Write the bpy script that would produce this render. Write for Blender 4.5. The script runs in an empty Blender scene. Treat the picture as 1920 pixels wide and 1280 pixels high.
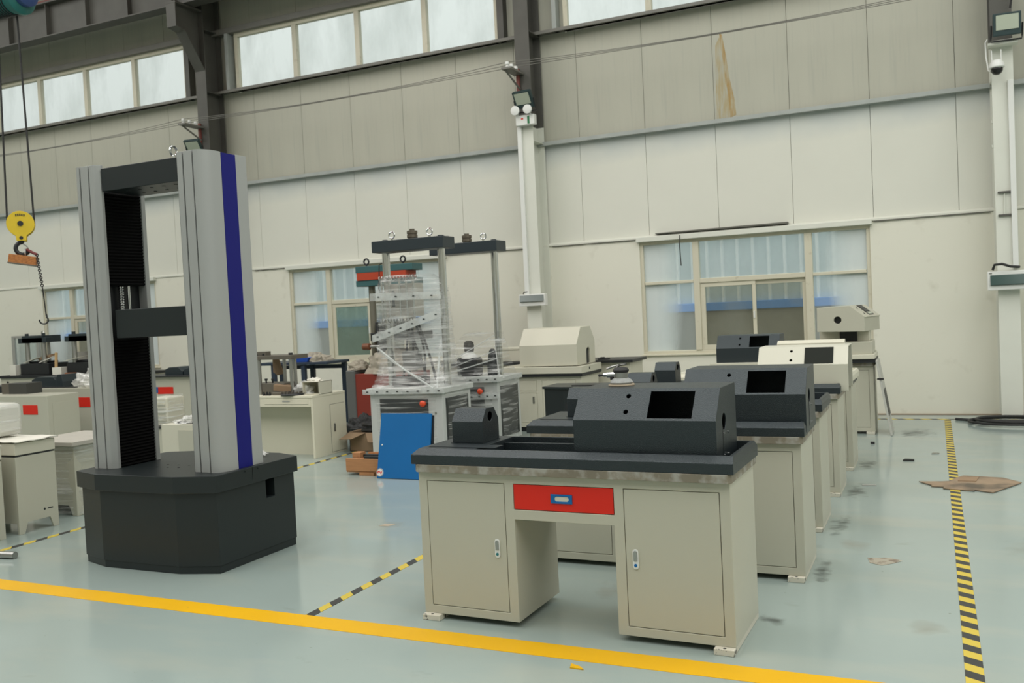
import bpy, bmesh, math, random
from mathutils import Vector, Matrix, noise
random.seed(7)
PI = math.pi
S = bpy.context.scene
COL = S.collection

# ------------------------------------------------------------------ camera
F, YAW, PIT, ROL, H = 1713.8, 0.433881, -0.0328435, -0.0486826, 1.62
fw = Vector((-math.sin(YAW)*math.cos(PIT), math.cos(YAW)*math.cos(PIT), math.sin(PIT)))
rt = Vector((math.cos(YAW), math.sin(YAW), 0)); up = rt.cross(fw)
r2 = rt*math.cos(ROL)+up*math.sin(ROL); u2 = up*math.cos(ROL)-rt*math.sin(ROL)
cd = bpy.data.cameras.new('camera'); cam = bpy.data.objects.new('camera', cd); COL.objects.link(cam)
cam.matrix_world = Matrix(((r2.x, u2.x, -fw.x, 0), (r2.y, u2.y, -fw.y, 0), (r2.z, u2.z, -fw.z, H), (0, 0, 0, 1)))
cd.sensor_width = 36; cd.lens = F*36/1920; cd.clip_start = .05; cd.clip_end = 300
cd.dof.use_dof = True; cd.dof.focus_distance = 5.0; cd.dof.aperture_fstop = 4.5
S.camera = cam

# ------------------------------------------------------------------ light
w = bpy.data.worlds.new('world'); S.world = w; w.use_nodes = True
bg = w.node_tree.nodes['Background']; bg.inputs[0].default_value = (.93, 1.0, .97, 1); bg.inputs[1].default_value = 1.0
# overcast sky: zenith about three times as bright as the horizon
_wt = w.node_tree; _tc = _wt.nodes.new('ShaderNodeTexCoord'); _sp = _wt.nodes.new('ShaderNodeSeparateXYZ'); _mr = _wt.nodes.new('ShaderNodeMapRange')
_wt.links.new(_tc.outputs['Generated'], _sp.inputs[0]); _wt.links.new(_sp.outputs[2], _mr.inputs['Value'])
_mr.inputs['From Min'].default_value = 0; _mr.inputs['From Max'].default_value = 1; _mr.inputs['To Min'].default_value = .55; _mr.inputs['To Max'].default_value = 1.65
_wt.links.new(_mr.outputs[0], bg.inputs[1])
def area(name, x, y, z, sx, sy, power, col=(1, .99, .955)):
    l = bpy.data.lights.new(name, 'AREA'); l.shape = 'RECTANGLE'; l.size = sx; l.size_y = sy; l.energy = power; l.color = col
    o = bpy.data.objects.new(name, l); COL.objects.link(o); o.location = (x, y, z); return o
SKY_P = 420
for i, x in enumerate((-21, -17, -13, -9, -5, -1, 3, 7, 11, 15, 19)):
    area('skylight_%d' % (i+1), x, 3.0, 8.95, 1.6, 16, SKY_P)
S.view_settings.view_transform = 'Standard'; S.view_settings.look = 'None'
S.view_settings.exposure = 0.0; S.view_settings.gamma = 1.0; S.view_settings.use_curve_mapping = False
S.cycles.max_bounces = 8; S.cycles.transparent_max_bounces = 16; S.cycles.caustics_reflective = False; S.cycles.caustics_refractive = False

# ------------------------------------------------------------------ materials
def lin(r, g, b):
    f = lambda c: (c/255/12.92) if c/255 <= .04045 else ((c/255+.055)/1.055)**2.4
    return (f(r), f(g), f(b), 1)
def mat(name, col, rough=.5, metal=0., var=0., vscale=6., bump=0., bscale=200., spec=.5, coat=0., emit=0., stretch=None):
    m = bpy.data.materials.new(name); m.use_nodes = True; nt = m.node_tree; N = nt.nodes; L = nt.links
    b = N['Principled BSDF']; col = tuple(col[:3])+(1,)
    b.inputs['Base Color'].default_value = col; b.inputs['Roughness'].default_value = rough
    b.inputs['Metallic'].default_value = metal; b.inputs['Specular IOR Level'].default_value = spec
    b.inputs['Coat Weight'].default_value = coat; b.inputs['Coat Roughness'].default_value = .08
    if emit:
        b.inputs['Emission Color'].default_value = col; b.inputs['Emission Strength'].default_value = emit
    if var or bump:
        tc = N.new('ShaderNodeTexCoord'); mp = N.new('ShaderNodeMapping'); L.new(tc.outputs['Object'], mp.inputs[0])
        if stretch: mp.inputs['Scale'].default_value = stretch
    if var:
        n = N.new('ShaderNodeTexNoise'); n.inputs['Scale'].default_value = vscale; n.inputs['Detail'].default_value = 6
        L.new(mp.outputs[0], n.inputs['Vector'])
        mx = N.new('ShaderNodeMix'); mx.data_type = 'RGBA'
        mx.inputs[6].default_value = tuple(c*(1-var) for c in col[:3])+(1,)
        mx.inputs[7].default_value = tuple(min(1, c*(1+var)) for c in col[:3])+(1,)
        L.new(n.outputs[0], mx.inputs[0]); L.new(mx.outputs[2], b.inputs['Base Color'])
    if bump:
        n2 = N.new('ShaderNodeTexNoise'); n2.inputs['Scale'].default_value = bscale; n2.inputs['Detail'].default_value = 3
        L.new(mp.outputs[0], n2.inputs['Vector'])
        bp = N.new('ShaderNodeBump'); bp.inputs['Strength'].default_value = bump; bp.inputs['Distance'].default_value = .004
        L.new(n2.outputs[0], bp.inputs['Height']); L.new(bp.outputs[0], b.inputs['Normal'])
    return m
def mixin(m, colB, scale, lo, hi, stretch=(1, 1, 1), fac=1., detail=8., offset=(0, 0, 0)):
    """blend a second colour (dirt, wear) over a material's base colour with thresholded noise"""
    nt = m.node_tree; N = nt.nodes; L = nt.links; b = N['Principled BSDF']
    src = b.inputs['Base Color']; prev = src.links[0].from_socket if src.links else None
    tc = N.new('ShaderNodeTexCoord'); mp = N.new('ShaderNodeMapping'); L.new(tc.outputs['Object'], mp.inputs[0])
    mp.inputs['Scale'].default_value = stretch; mp.inputs['Location'].default_value = offset
    n = N.new('ShaderNodeTexNoise'); n.inputs['Scale'].default_value = scale; n.inputs['Detail'].default_value = detail
    L.new(mp.outputs[0], n.inputs['Vector'])
    r = N.new('ShaderNodeMapRange'); r.inputs['From Min'].default_value = lo; r.inputs['From Max'].default_value = hi; r.inputs['To Max'].default_value = fac
    L.new(n.outputs[0], r.inputs['Value'])
    mx = N.new('ShaderNodeMix'); mx.data_type = 'RGBA'; mx.inputs[7].default_value = tuple(colB[:3])+(1,)
    if prev: L.new(prev, mx.inputs[6])
    else: mx.inputs[6].default_value = src.default_value
    L.new(r.outputs[0], mx.inputs[0]); L.new(mx.outputs[2], src)
    return m

CREAM = mat('cream_paint', (.47, .46, .375), .42, bump=.05, bscale=350)
CREAM2 = mat('light_cream_paint', (.60, .58, .475), .4, bump=.05, bscale=350)
IVORY = mat('pale_warm_paint', (.68, .65, .52), .5)
DARK = mat('hammered_grey_paint', (.010, .0145, .0175), .36, bump=.7, bscale=210, spec=.66)
DARK.node_tree.nodes['Principled BSDF'].inputs['Specular Tint'].default_value = (.86, .97, 1, 1)
DARK2 = mat('smooth_charcoal_paint', (.014, .019, .020), .38, spec=.42, bump=.05, bscale=400)
BLACKM = mat('black_steel', (.012, .014, .016), .45)
NAVY = mat('navy_black_paint', (.018, .028, .034), .4)
RUBBER = mat('black_rubber', (.015, .015, .015), .6)
PLEAT = mat('black_bellows_fabric', (.0025, .0025, .0025), .7, spec=.1)
SILVER = mat('silver_grey_paint', (.33, .34, .33), .36, spec=.5)
BLUEP = mat('royal_blue_paint', (.009, .010, .15), .45, spec=.22)
REDP = mat('red_paint', (.66, .026, .014), .42, spec=.25)
CHROME = mat('bright_chrome', (.70, .71, .71), .12, 1.)
STEEL = mat('brushed_steel', (.42, .42, .40), .35, 1.)
GALV = mat('galvanised_steel', (.5, .5, .48), .5, .7)
STONE = mixin(mat('worn_worktop_edge', (.20, .175, .13), .55, var=.35, vscale=9), (.33, .32, .28), 14, .45, .6)
WPLAST = mat('plaster_white', (.71, .70, .605), .8, bump=.3, bscale=9)
WPLAST = mixin(WPLAST, (.52, .50, .41), 5, .62, .8, fac=.5)
PANW = mat('panel_white_paint', (.67, .67, .595), .6, var=.05, vscale=1.2)
PANG = mat('panel_grey', (.44, .435, .36), .55, var=.08, vscale=.9, stretch=(3, 3, .5))
PANG = mixin(PANG, (.36, .36, .31), 3, .5, .75, (8, 8, .4), .5)
COLG = mat('grey_column_paint', (.085, .083, .072), .55, var=.25, vscale=4)
COLW = mat('white_column_paint', (.66, .67, .60), .55, var=.06, vscale=3)
GIRT = mat('girt_grey', (.17, .165, .145), .5, var=.2, vscale=5)
GIRTW = mat('girt_painted', (.36, .385, .365), .5, var=.2, vscale=5)
FRAME = mat('window_frame_plastic', (.60, .57, .45), .5)
FRAME = mixin(FRAME, (.28, .2, .12), 12, .62, .8, fac=.5)
WOOD = mixin(mat('pine_wood', (.42, .20, .085), .7, var=.25, vscale=8, stretch=(1, 12, 12)), (.2, .09, .04), 7, .62, .75)
CARD = mat('cardboard', (.28, .19, .115), .85, var=.15, vscale=10)
YEL = mixin(mat('yellow_floor_paint', (.70, .39, .006), .45, var=.1, vscale=3, spec=.25), (.35, .25, .08), 22, .68, .8, fac=.6)
HOOKY = mat('crane_yellow', (.66, .47, .02), .4, var=.1, vscale=8)
BLUEB = mat('blue_board_paint', (.008, .125, .35), .42, var=.08, vscale=3, spec=.28)
WHITE = mat('white_plastic', (.72, .73, .70), .35)
TEAL = mat('teal_paint', (.035, .11, .115), .45)
ORED = mat('orange_red_paint', (.42, .045, .012), .5)
DRED = mat('dull_red_paint', (.22, .028, .016), .5)
SACK = mat('tan_sacking', (.40, .36, .29), .8, bump=.5, bscale=30)
FOAM = mat('white_foam_sheet', (.72, .70, .62), .7, bump=.4, bscale=60)
BRICKO = mixin(mat('orange_wood_block', (.45, .17, .04), .6), (.25, .08, .02), 30, .5, .6, (1, 1, 6))
SCRG = mat('lamp_glass', (.42, .46, .37), .25)
DSCREEN = mat('dark_translucent_cover', (.06, .08, .075), .2)
BEYOND = mat('rust_paint', (.20, .055, .045), .6)
GREENC = mat('green_hoist_paint', (.01, .12, .11), .4)
SHADOW = mat('joint_backing', (.13, .128, .11), .9)
RUST = mat('rust_streak', (.36, .24, .10), .7, var=.2, vscale=8)

# floor epoxy
FLOOR = mat('green_epoxy', (.295, .358, .335), .2, var=.045, vscale=.8, spec=.5)
FLOOR = mixin(FLOOR, (.42, .42, .34), .9, .5, .72, (1, 2.5, 1), .35)
FLOOR = mixin(FLOOR, (.16, .17, .13), 3.1, .68, .8, (1, 1.6, 1), .35, 12)
FLOOR = mixin(FLOOR, (.10, .10, .08), 26, .74, .78, (1, 1, 1), .6, 3)
_n = FLOOR.node_tree.nodes; _l = FLOOR.node_tree.links
_t = _n.new('ShaderNodeTexNoise'); _t.inputs['Scale'].default_value = 2.2; _t.inputs['Detail'].default_value = 5
_c = _n.new('ShaderNodeTexCoord'); _l.new(_c.outputs['Object'], _t.inputs['Vector'])
_r = _n.new('ShaderNodeMapRange'); _r.inputs['From Min'].default_value = .3; _r.inputs['From Max'].default_value = .7; _r.inputs['To Min'].default_value = .09; _r.inputs['To Max'].default_value = .2
_l.new(_t.outputs[0], _r.inputs['Value']); _l.new(_r.outputs[0], _n['Principled BSDF'].inputs['Roughness'])
_b = _n.new('ShaderNodeBump'); _b.inputs['Strength'].default_value = .05; _b.inputs['Distance'].default_value = .01
_l.new(_t.outputs[0], _b.inputs['Height']); _l.new(_b.outputs[0], _n['Principled BSDF'].inputs['Normal'])

def sheet_mat(name, tint, dirt, clear_lo, clear_hi, scale, stretch, lo, hi, rough=.5, gloss=False, dif=.3, rot=(0, 0, 0), detail=6):
    """thin sheet: transparent, clouded by noise with a translucent/diffuse (or glossy film) layer"""
    m = bpy.data.materials.new(name); m.use_nodes = True; nt = m.node_tree; N = nt.nodes; L = nt.links
    N.remove(N['Principled BSDF']); out = N['Material Output']
    tr = N.new('ShaderNodeBsdfTransparent'); tr.inputs[0].default_value = tuple(tint)+(1,)
    if gloss:
        d = N.new('ShaderNodeBsdfPrincipled'); d.inputs['Base Color'].default_value = tuple(dirt)+(1,); d.inputs['Roughness'].default_value = rough
        d.inputs['Specular IOR Level'].default_value = .8
    else:
        a = N.new('ShaderNodeBsdfTranslucent'); a.inputs[0].default_value = tuple(dirt)+(1,)
        c = N.new('ShaderNodeBsdfDiffuse'); c.inputs[0].default_value = tuple(dirt)+(1,)
        d = N.new('ShaderNodeMixShader'); d.inputs[0].default_value = dif; L.new(a.outputs[0], d.inputs[1]); L.new(c.outputs[0], d.inputs[2])
    tc = N.new('ShaderNodeTexCoord'); mp = N.new('ShaderNodeMapping'); L.new(tc.outputs['Object'], mp.inputs[0]); mp.inputs['Scale'].default_value = stretch; mp.inputs['Rotation'].default_value = rot
    n = N.new('ShaderNodeTexNoise'); n.inputs['Scale'].default_value = scale; n.inputs['Detail'].default_value = detail; L.new(mp.outputs[0], n.inputs['Vector'])
    r = N.new('ShaderNodeMapRange'); r.inputs['From Min'].default_value = lo; r.inputs['From Max'].default_value = hi
    r.inputs['To Min'].default_value = clear_lo; r.inputs['To Max'].default_value = clear_hi; L.new(n.outputs[0], r.inputs['Value'])
    mx = N.new('ShaderNodeMixShader'); L.new(r.outputs[0], mx.inputs[0]); L.new(tr.outputs[0], mx.inputs[1]); L.new(d.outputs[0], mx.inputs[2])
    L.new(mx.outputs[0], out.inputs['Surface'])
    return m
SKYPANE = sheet_mat('grimy_clerestory_glass', (.97, .98, .97), (.66, .70, .68), .04, .30, 1.3, (1.5, 1, .55), .42, .75)
def frost(name, left):
    """glass misted with white overspray that thickens towards the outer edge of the window"""
    m = sheet_mat(name, (.95, .98, .99), (.74, .79, .78), 0, 1, 1.6, (1, 1, 1), 0, 1, dif=.75)
    N = m.node_tree.nodes; L = m.node_tree.links
    r = [n for n in N if n.type == 'MAP_RANGE'][0]; nz = [n for n in N if n.type == 'TEX_NOISE'][0]; tc = [n for n in N if n.type == 'TEX_COORD'][0]
    sp = N.new('ShaderNodeSeparateXYZ'); L.new(tc.outputs['Generated'], sp.inputs[0])
    a = N.new('ShaderNodeMath'); a.operation = 'MULTIPLY_ADD'; a.inputs[1].default_value = .35; L.new(nz.outputs[0], a.inputs[0]); L.new(sp.outputs[0], a.inputs[2])
    L.new(a.outputs[0], r.inputs['Value'])
    for k, v in (('From Min', .42), ('From Max', .92), ('To Min', .92 if left else .14), ('To Max', .14 if left else .92)): r.inputs[k].default_value = v
    return m
FROST_L = frost('overspray_glass_left', True); FROST_R = frost('overspray_glass_right', False)
MISTY = sheet_mat('lightly_frosted_glass', (.95, .98, .99), (.64, .70, .70), .14, .35, 1.4, (1, 1, .6), .35, .7, dif=.7)
CLEAR = sheet_mat('dusty_clear_glass', (.80, .80, .74), (.45, .45, .40), .10, .30, 2, (1, 1, 1), .4, .7)
GREENG = sheet_mat('green_tinted_glass', (.72, .80, .75), (.36, .44, .39), .25, .5, 2, (1, 1, 1), .4, .7)
FILM = sheet_mat('stretch_film', (.98, .98, .98), (.78, .79, .77), .05, .62, 3, (.6, .6, 15), .50, .74, .13, True, rot=(.1, .06, 0), detail=2.5)
FILM2 = sheet_mat('stretch_film_thick', (.98, .98, .98), (.80, .81, .79), .07, .56, 3, (.8, .8, 12), .48, .74, .13, True, rot=(.25, .30, 0), detail=2.5)
FILM3 = sheet_mat('stretch_film_fan', (.98, .98, .98), (.80, .81, .79), .02, .50, 3, (.7, .7, 11), .52, .74, .13, True, rot=(-.3, -.45, 0), detail=2.5)
FILMD = sheet_mat('loose_clear_bag', (.97, .97, .97), (.85, .85, .82), .3, .9, 9, (1, 1, 1), .4, .6, .2, True)

def hazard(name, axis_k, period, slant):
    m = mat(name, (.70, .56, .07), .45); nt = m.node_tree; N = nt.nodes; L = nt.links; b = N['Principled BSDF']
    tc = N.new('ShaderNodeTexCoord'); sp = N.new('ShaderNodeSeparateXYZ'); L.new(tc.outputs['Object'], sp.inputs[0])
    a = N.new('ShaderNodeMath'); a.operation = 'MULTIPLY_ADD'; a.inputs[1].default_value = slant
    L.new(sp.outputs[1-axis_k], a.inputs[0]); L.new(sp.outputs[axis_k], a.inputs[2])
    d = N.new('ShaderNodeMath'); d.operation = 'DIVIDE'; d.inputs[1].default_value = period; L.new(a.outputs[0], d.inputs[0])
    fr = N.new('ShaderNodeMath'); fr.operation = 'FRACT'; L.new(d.outputs[0], fr.inputs[0])
    g = N.new('ShaderNodeMath'); g.operation = 'GREATER_THAN'; g.inputs[1].default_value = .5; L.new(fr.outputs[0], g.inputs[0])
    mx = N.new('ShaderNodeMix'); mx.data_type = 'RGBA'; mx.inputs[6].default_value = (.58, .445, .055, 1); mx.inputs[7].default_value = (.035, .036, .034, 1)
    L.new(g.outputs[0], mx.inputs[0]); L.new(mx.outputs[2], b.inputs['Base Color'])
    return m

# ------------------------------------------------------------------ mesh helpers
OFF = {}
class MB:
    def __init__(s): s.v = []; s.f = []
    def add(s, vs, fs):
        n = len(s.v); s.v += [tuple(p) for p in vs]; s.f += [tuple(i+n for i in q) for q in fs]; return s
    def box(s, x0, x1, y0, y1, z0, z1):
        return s.add([(x, y, z) for z in (z0, z1) for y in (y0, y1) for x in (x0, x1)],
                     [(0, 2, 3, 1), (4, 5, 7, 6), (0, 1, 5, 4), (2, 6, 7, 3), (0, 4, 6, 2), (1, 3, 7, 5)])
    def prism(s, poly, ax, a, b):
        n = len(poly)
        def P(p, t): return {'x': (t, p[0], p[1]), 'y': (p[0], t, p[1]), 'z': (p[0], p[1], t)}[ax]
        vs = [P(p, a) for p in poly]+[P(p, b) for p in poly]
        fs = [tuple(range(n))[::-1], tuple(range(n, 2*n))]+[(i, (i+1) % n, n+(i+1) % n, n+i) for i in range(n)]
        return s.add(vs, fs)
    def loft(s, rings, caps=True):
        n = len(rings[0]); vs = [p for r in rings for p in r]; fs = []
        for k in range(len(rings)-1):
            for i in range(n): fs.append((k*n+i, k*n+(i+1) % n, (k+1)*n+(i+1) % n, (k+1)*n+i))
        if caps: fs += [tuple(range(n))[::-1], tuple(range((len(rings)-1)*n, len(rings)*n))]
        return s.add(vs, fs)
    def cyl(s, p0, p1, r0, r1=None, n=16):
        r1 = r0 if r1 is None else r1
        a = Vector(p0); b = Vector(p1); d = (b-a).normalized()
        x = d.orthogonal().normalized(); y = d.cross(x)
        rg = lambda c, r: [c+(x*math.cos(2*PI*i/n)+y*math.sin(2*PI*i/n))*r for i in range(n)]
        return s.loft([rg(a, r0), rg(b, r1)])
    def lathe(s, c, prof, n=20, axis='z'):
        rings = []
        for r, h in prof:
            rg = []
            for i in range(n):
                a = 2*PI*i/n; p = (r*math.cos(a), r*math.sin(a), h)
                if axis == 'x': p = (p[2], p[0], p[1])
                if axis == 'y': p = (p[0], p[2], p[1])
                rg.append((c[0]+p[0], c[1]+p[1], c[2]+p[2]))
            rings.append(rg)
        return s.loft(rings)
    def tube(s, path, r, n=8, closed=False):
        P = [Vector(p) for p in path]; rings = []; x = None
        for i, p in enumerate(P):
            if closed: t = P[(i+1) % len(P)]-P[i-1]
            else: t = P[min(i+1, len(P)-1)]-P[max(i-1, 0)]
            t.normalize()
            x = t.orthogonal().normalized() if x is None else (x-t*x.dot(t)).normalized()
            y = t.cross(x)
            rings.append([p+(x*math.cos(2*PI*k/n)+y*math.sin(2*PI*k/n))*r for k in range(n)])
        if closed:
            s.loft(rings, False); m = len(rings); n0 = len(s.v)-m*n
            s.f += [(n0+(m-1)*n+i, n0+(m-1)*n+(i+1) % n, n0+(i+1) % n, n0+i) for i in range(n)]
            return s
        return s.loft(rings)
    def ring(s, c, R, r, ax='y', n=18, m=8):
        pts = []
        for i in range(n):
            a = 2*PI*i/n; u, v = R*math.cos(a), R*math.sin(a)
            pts.append({'x': (c[0], c[1]+u, c[2]+v), 'y': (c[0]+u, c[1], c[2]+v), 'z': (c[0]+u, c[1]+v, c[2])}[ax])
        return s.tube(pts, r, m, True)
    def ball(s, c, r, n=14, sc=(1, 1, 1)):
        rings = []
        for j in range(1, n):
            t = PI*j/n-PI/2
            rings.append([(c[0]+sc[0]*r*math.cos(t)*math.cos(2*PI*i/n), c[1]+sc[1]*r*math.cos(t)*math.sin(2*PI*i/n), c[2]+sc[2]*r*math.sin(t)) for i in range(n)])
        return s.loft(rings)
    def grid(s, fn, nu, nv):
        vs = [fn(i/nu, j/nv) for j in range(nv+1) for i in range(nu+1)]
        return s.add(vs, [(j*(nu+1)+i, j*(nu+1)+i+1, (j+1)*(nu+1)+i+1, (j+1)*(nu+1)+i) for j in range(nv) for i in range(nu)])
    def build(s, name, m, parent=None, bev=0., smooth=False, solid=0., local=False, label=None):
        off = Vector((0, 0, 0)) if (local or parent is None) else OFF.get(parent.name, Vector((0, 0, 0)))
        me = bpy.data.meshes.new(name); me.from_pydata([Vector(p)-off for p in s.v], [], s.f)
        bm = bmesh.new(); bm.from_mesh(me); bmesh.ops.recalc_face_normals(bm, faces=bm.faces); bm.to_mesh(me); bm.free()
        me.materials.append(m)
        o = bpy.data.objects.new(name, me); COL.objects.link(o)
        if parent is not None: o.parent = parent; OFF[o.name] = off
        if smooth:
            me.polygons.foreach_set('use_smooth', [True]*len(me.polygons)); me.set_sharp_from_angle(angle=math.radians(38))
        if solid:
            q = o.modifiers.new('solid', 'SOLIDIFY'); q.thickness = solid
        if bev:
            q = o.modifiers.new('bevel', 'BEVEL'); q.width = bev; q.segments = 2; q.limit_method = 'ANGLE'; q.angle_limit = math.radians(30)
        if label: o['label'] = label
        return o
def cut(o, cutters):
    """boolean-subtract the given builders from an object, leaving a plain mesh"""
    c = MB()
    tmp = []
    mods = [(q.type, q.width) for q in o.modifiers if q.type == 'BEVEL']; o.modifiers.clear()
    for cb in cutters:
        t = cb.build('cutter', CREAM, None); tmp.append(t); t.matrix_world = o.matrix_world
        q = o.modifiers.new('b', 'BOOLEAN'); q.operation = 'DIFFERENCE'; q.solver = 'EXACT'; q.object = t
    par = o.parent
    dg = bpy.context.evaluated_depsgraph_get(); dg.update()
    me = bpy.data.meshes.new_from_object(o.evaluated_get(dg)); o.modifiers.clear(); old = o.data; o.data = me; me.name = old.name
    for t in tmp: bpy.data.objects.remove(t)
    for _, wd in mods:
        q = o.modifiers.new('bevel', 'BEVEL'); q.width = wd; q.segments = 2; q.limit_method = 'ANGLE'; q.angle_limit = math.radians(30)
    return o
def thing(name, label, cat, loc=(0, 0, 0), rz=0., group=None):
    o = bpy.data.objects.new(name, None); COL.objects.link(o); o.location = loc; o.rotation_euler = (0, 0, rz); o.empty_display_size = .1
    o['label'] = label; o['category'] = cat
    if group: o['group'] = group
    OFF[o.name] = Vector(loc)
    return o
def tag(o, label, cat, group=None):
    o['label'] = label; o['category'] = cat
    if group: o['group'] = group
    return o
def struct(o): o['kind'] = 'structure'; return o
def copy_tree(o, parent=None):
    c = o.copy(); COL.objects.link(c)
    if parent is not None: c.parent = parent
    for ch in list(o.children): copy_tree(ch, c)
    return c
def wob(p, s, a): return noise.noise(Vector(p)*s)*a
def disc(c, r, n=16): return [(c[0]+r*math.cos(2*PI*i/n), c[1]+r*math.sin(2*PI*i/n)) for i in range(n)]

# ================================================================== SETTING
WY = 13.2                       # inner face of the wall panels
XL, XR = -26.5, 21.0
struct(MB().box(XL-.3, XR, -9, 13.4, -.12, 0).build('floor', FLOOR))
struct(MB().box(-70, 60, -60, 60, -.3, -.14).build('ground', mat('yard_concrete', (.3, .29, .26), .9)))
ceil = struct(MB().box(XL-.3, XR, -9, 13.5, 9.1, 9.2).build('ceiling', mat('roof_sheet', (.33, .33, .30), .6)))

LOWWIN = [(-23.1, -19.95), (-16.76, -13.6), (-10.40, -7.22), (-3.94, -.75), (2.45, 5.6), (8.8, 11.95), (15.1, 18.25)]
wall = MB(); xs = [XL]+[q for a in LOWWIN for q in a]+[XR]
for i in range(0, len(xs), 2): wall.box(xs[i], xs[i+1], 13.15, 13.40, 0, 2.588)
for a, b in LOWWIN: wall.box(a, b, 13.15, 13.40, 0, .86)
wall.box(XL, XR, 13.29, 13.32, 2.57, 5.86); wall.box(XL, XR, 13.29, 13.32, 6.9, 9.1)
wall = struct(wall.build('wall_back', WPLAST)); 
# backing of the joints sits just behind the panels
struct(MB().box(XL, XR, 13.275, 13.29, 2.57, 5.86).build('joint_backing', SHADOW, wall))
CLER = [(-24.1, -18.85), (-17.75, -12.48), (-11.31, -6.07), (-4.97, .27), (1.45, 6.6), (7.75, 12.95), (14.1, 19.3)]
PWID = 1.03
# bluish overspray band left along the top of the white painted panels
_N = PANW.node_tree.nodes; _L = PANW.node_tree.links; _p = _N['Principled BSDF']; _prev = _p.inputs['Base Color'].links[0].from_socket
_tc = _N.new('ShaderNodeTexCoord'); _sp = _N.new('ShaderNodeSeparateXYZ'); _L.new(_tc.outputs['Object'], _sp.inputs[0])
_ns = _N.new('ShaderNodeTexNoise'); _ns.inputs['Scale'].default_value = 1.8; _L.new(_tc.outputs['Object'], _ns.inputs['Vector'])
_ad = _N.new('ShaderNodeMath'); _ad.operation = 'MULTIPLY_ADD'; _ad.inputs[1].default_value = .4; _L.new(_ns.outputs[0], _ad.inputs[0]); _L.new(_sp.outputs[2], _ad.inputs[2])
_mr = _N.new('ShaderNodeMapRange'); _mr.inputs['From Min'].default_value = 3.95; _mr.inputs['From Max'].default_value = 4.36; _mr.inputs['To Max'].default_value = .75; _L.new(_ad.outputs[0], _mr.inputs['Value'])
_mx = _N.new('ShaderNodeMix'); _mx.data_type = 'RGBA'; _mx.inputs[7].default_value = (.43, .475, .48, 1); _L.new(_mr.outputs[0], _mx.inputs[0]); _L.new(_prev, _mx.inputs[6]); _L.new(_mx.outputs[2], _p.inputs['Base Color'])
def panel(name, x0, x1, z0, z1, m, src={}):
    k = (round(x1-x0, 3), z0, z1, m.name)
    if k in src:
        o = src[k].copy(); COL.objects.link(o)
    else:
        g = .0022
        o = MB().box(g, x1-x0-g, WY, WY+.07, z0, z1).build(name, m, wall, bev=.003, local=True); src[k] = o
    o.location = (x0, 0, 0); return o
x = .33-26*PWID
while x < XR-.2:
    x1 = min(x+PWID, XR)
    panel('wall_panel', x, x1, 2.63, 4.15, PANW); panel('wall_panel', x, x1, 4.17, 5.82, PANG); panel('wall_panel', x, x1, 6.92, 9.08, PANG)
    x = x1
xs = [XL]+[q for a in CLER for q in a]+[XR]
for i in range(0, len(xs), 2): panel('wall_panel', xs[i], xs[i+1], 5.82, 6.9, PANG)

# the other three walls close the hall behind and beside the viewer
fwl = MB().box(XL, XR, -9.0, -8.8, 0, .9).box(XL, XR, -9.0, -8.8, 2.55, 5.85).box(XL, XR, -9.0, -8.8, 6.86, 9.1)
for a, b in ((XL, -22), (-19, -15.7), (-12.7, -9.4), (-6.4, -3.1), (-.1, 3.2), (6.2, 9.5), (12.5, 15.8), (18.9, XR)): fwl.box(a, b, -9.0, -8.8, .9, 2.55)
for a in (XL, -18.2, -12, -5.7, .6, 6.9, 13.2, 20.1): fwl.box(a, a+.9, -9.0, -8.8, 5.85, 6.86)
struct(fwl.build('wall_front', PANG))
struct(MB().box(XL-.3, XL, -9, 13.4, 0, 9.1).build('wall_left', PANG)); struct(MB().box(XR, XR+.2, -9, 13.4, 0, 9.1).build('wall_right', PANG))
# ledge, girts
def profile(name, pts, m, x0=XL, x1=XR): return struct(MB().prism(pts, 'x', x0, x1).build(name, m, None, bev=.004))
profile('trim_1', [(13.135, 2.592), (13.2, 2.592), (13.2, 2.645), (13.15, 2.63), (13.135, 2.62)], PANW)
for n, z, m, d, hh in (('trim_2', 4.135, GIRTW, .10, .06), ('trim_3', 5.765, GIRT, .2, .085), ('trim_4', 6.86, GIRT, .16, .1)):
    profile(n, [(WY, z), (WY-d, z), (WY-d, z+hh), (WY-d+.025, z+hh), (WY-d+.025, z+.02), (WY, z+.02)] if n != 'trim_3' else
            [(WY, z+hh), (WY-d, z+hh), (WY-d, z+hh-.05), (WY-d+.02, z+hh-.05), (WY-d+.02, z+hh-.02), (WY, z+hh-.02)], m)
struct(MB().box(XL, XR, 13.10, 13.15, 0, .012).build('baseboard_back', mat('dirty_base_line', (.30, .24, .18), .8)))
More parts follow.
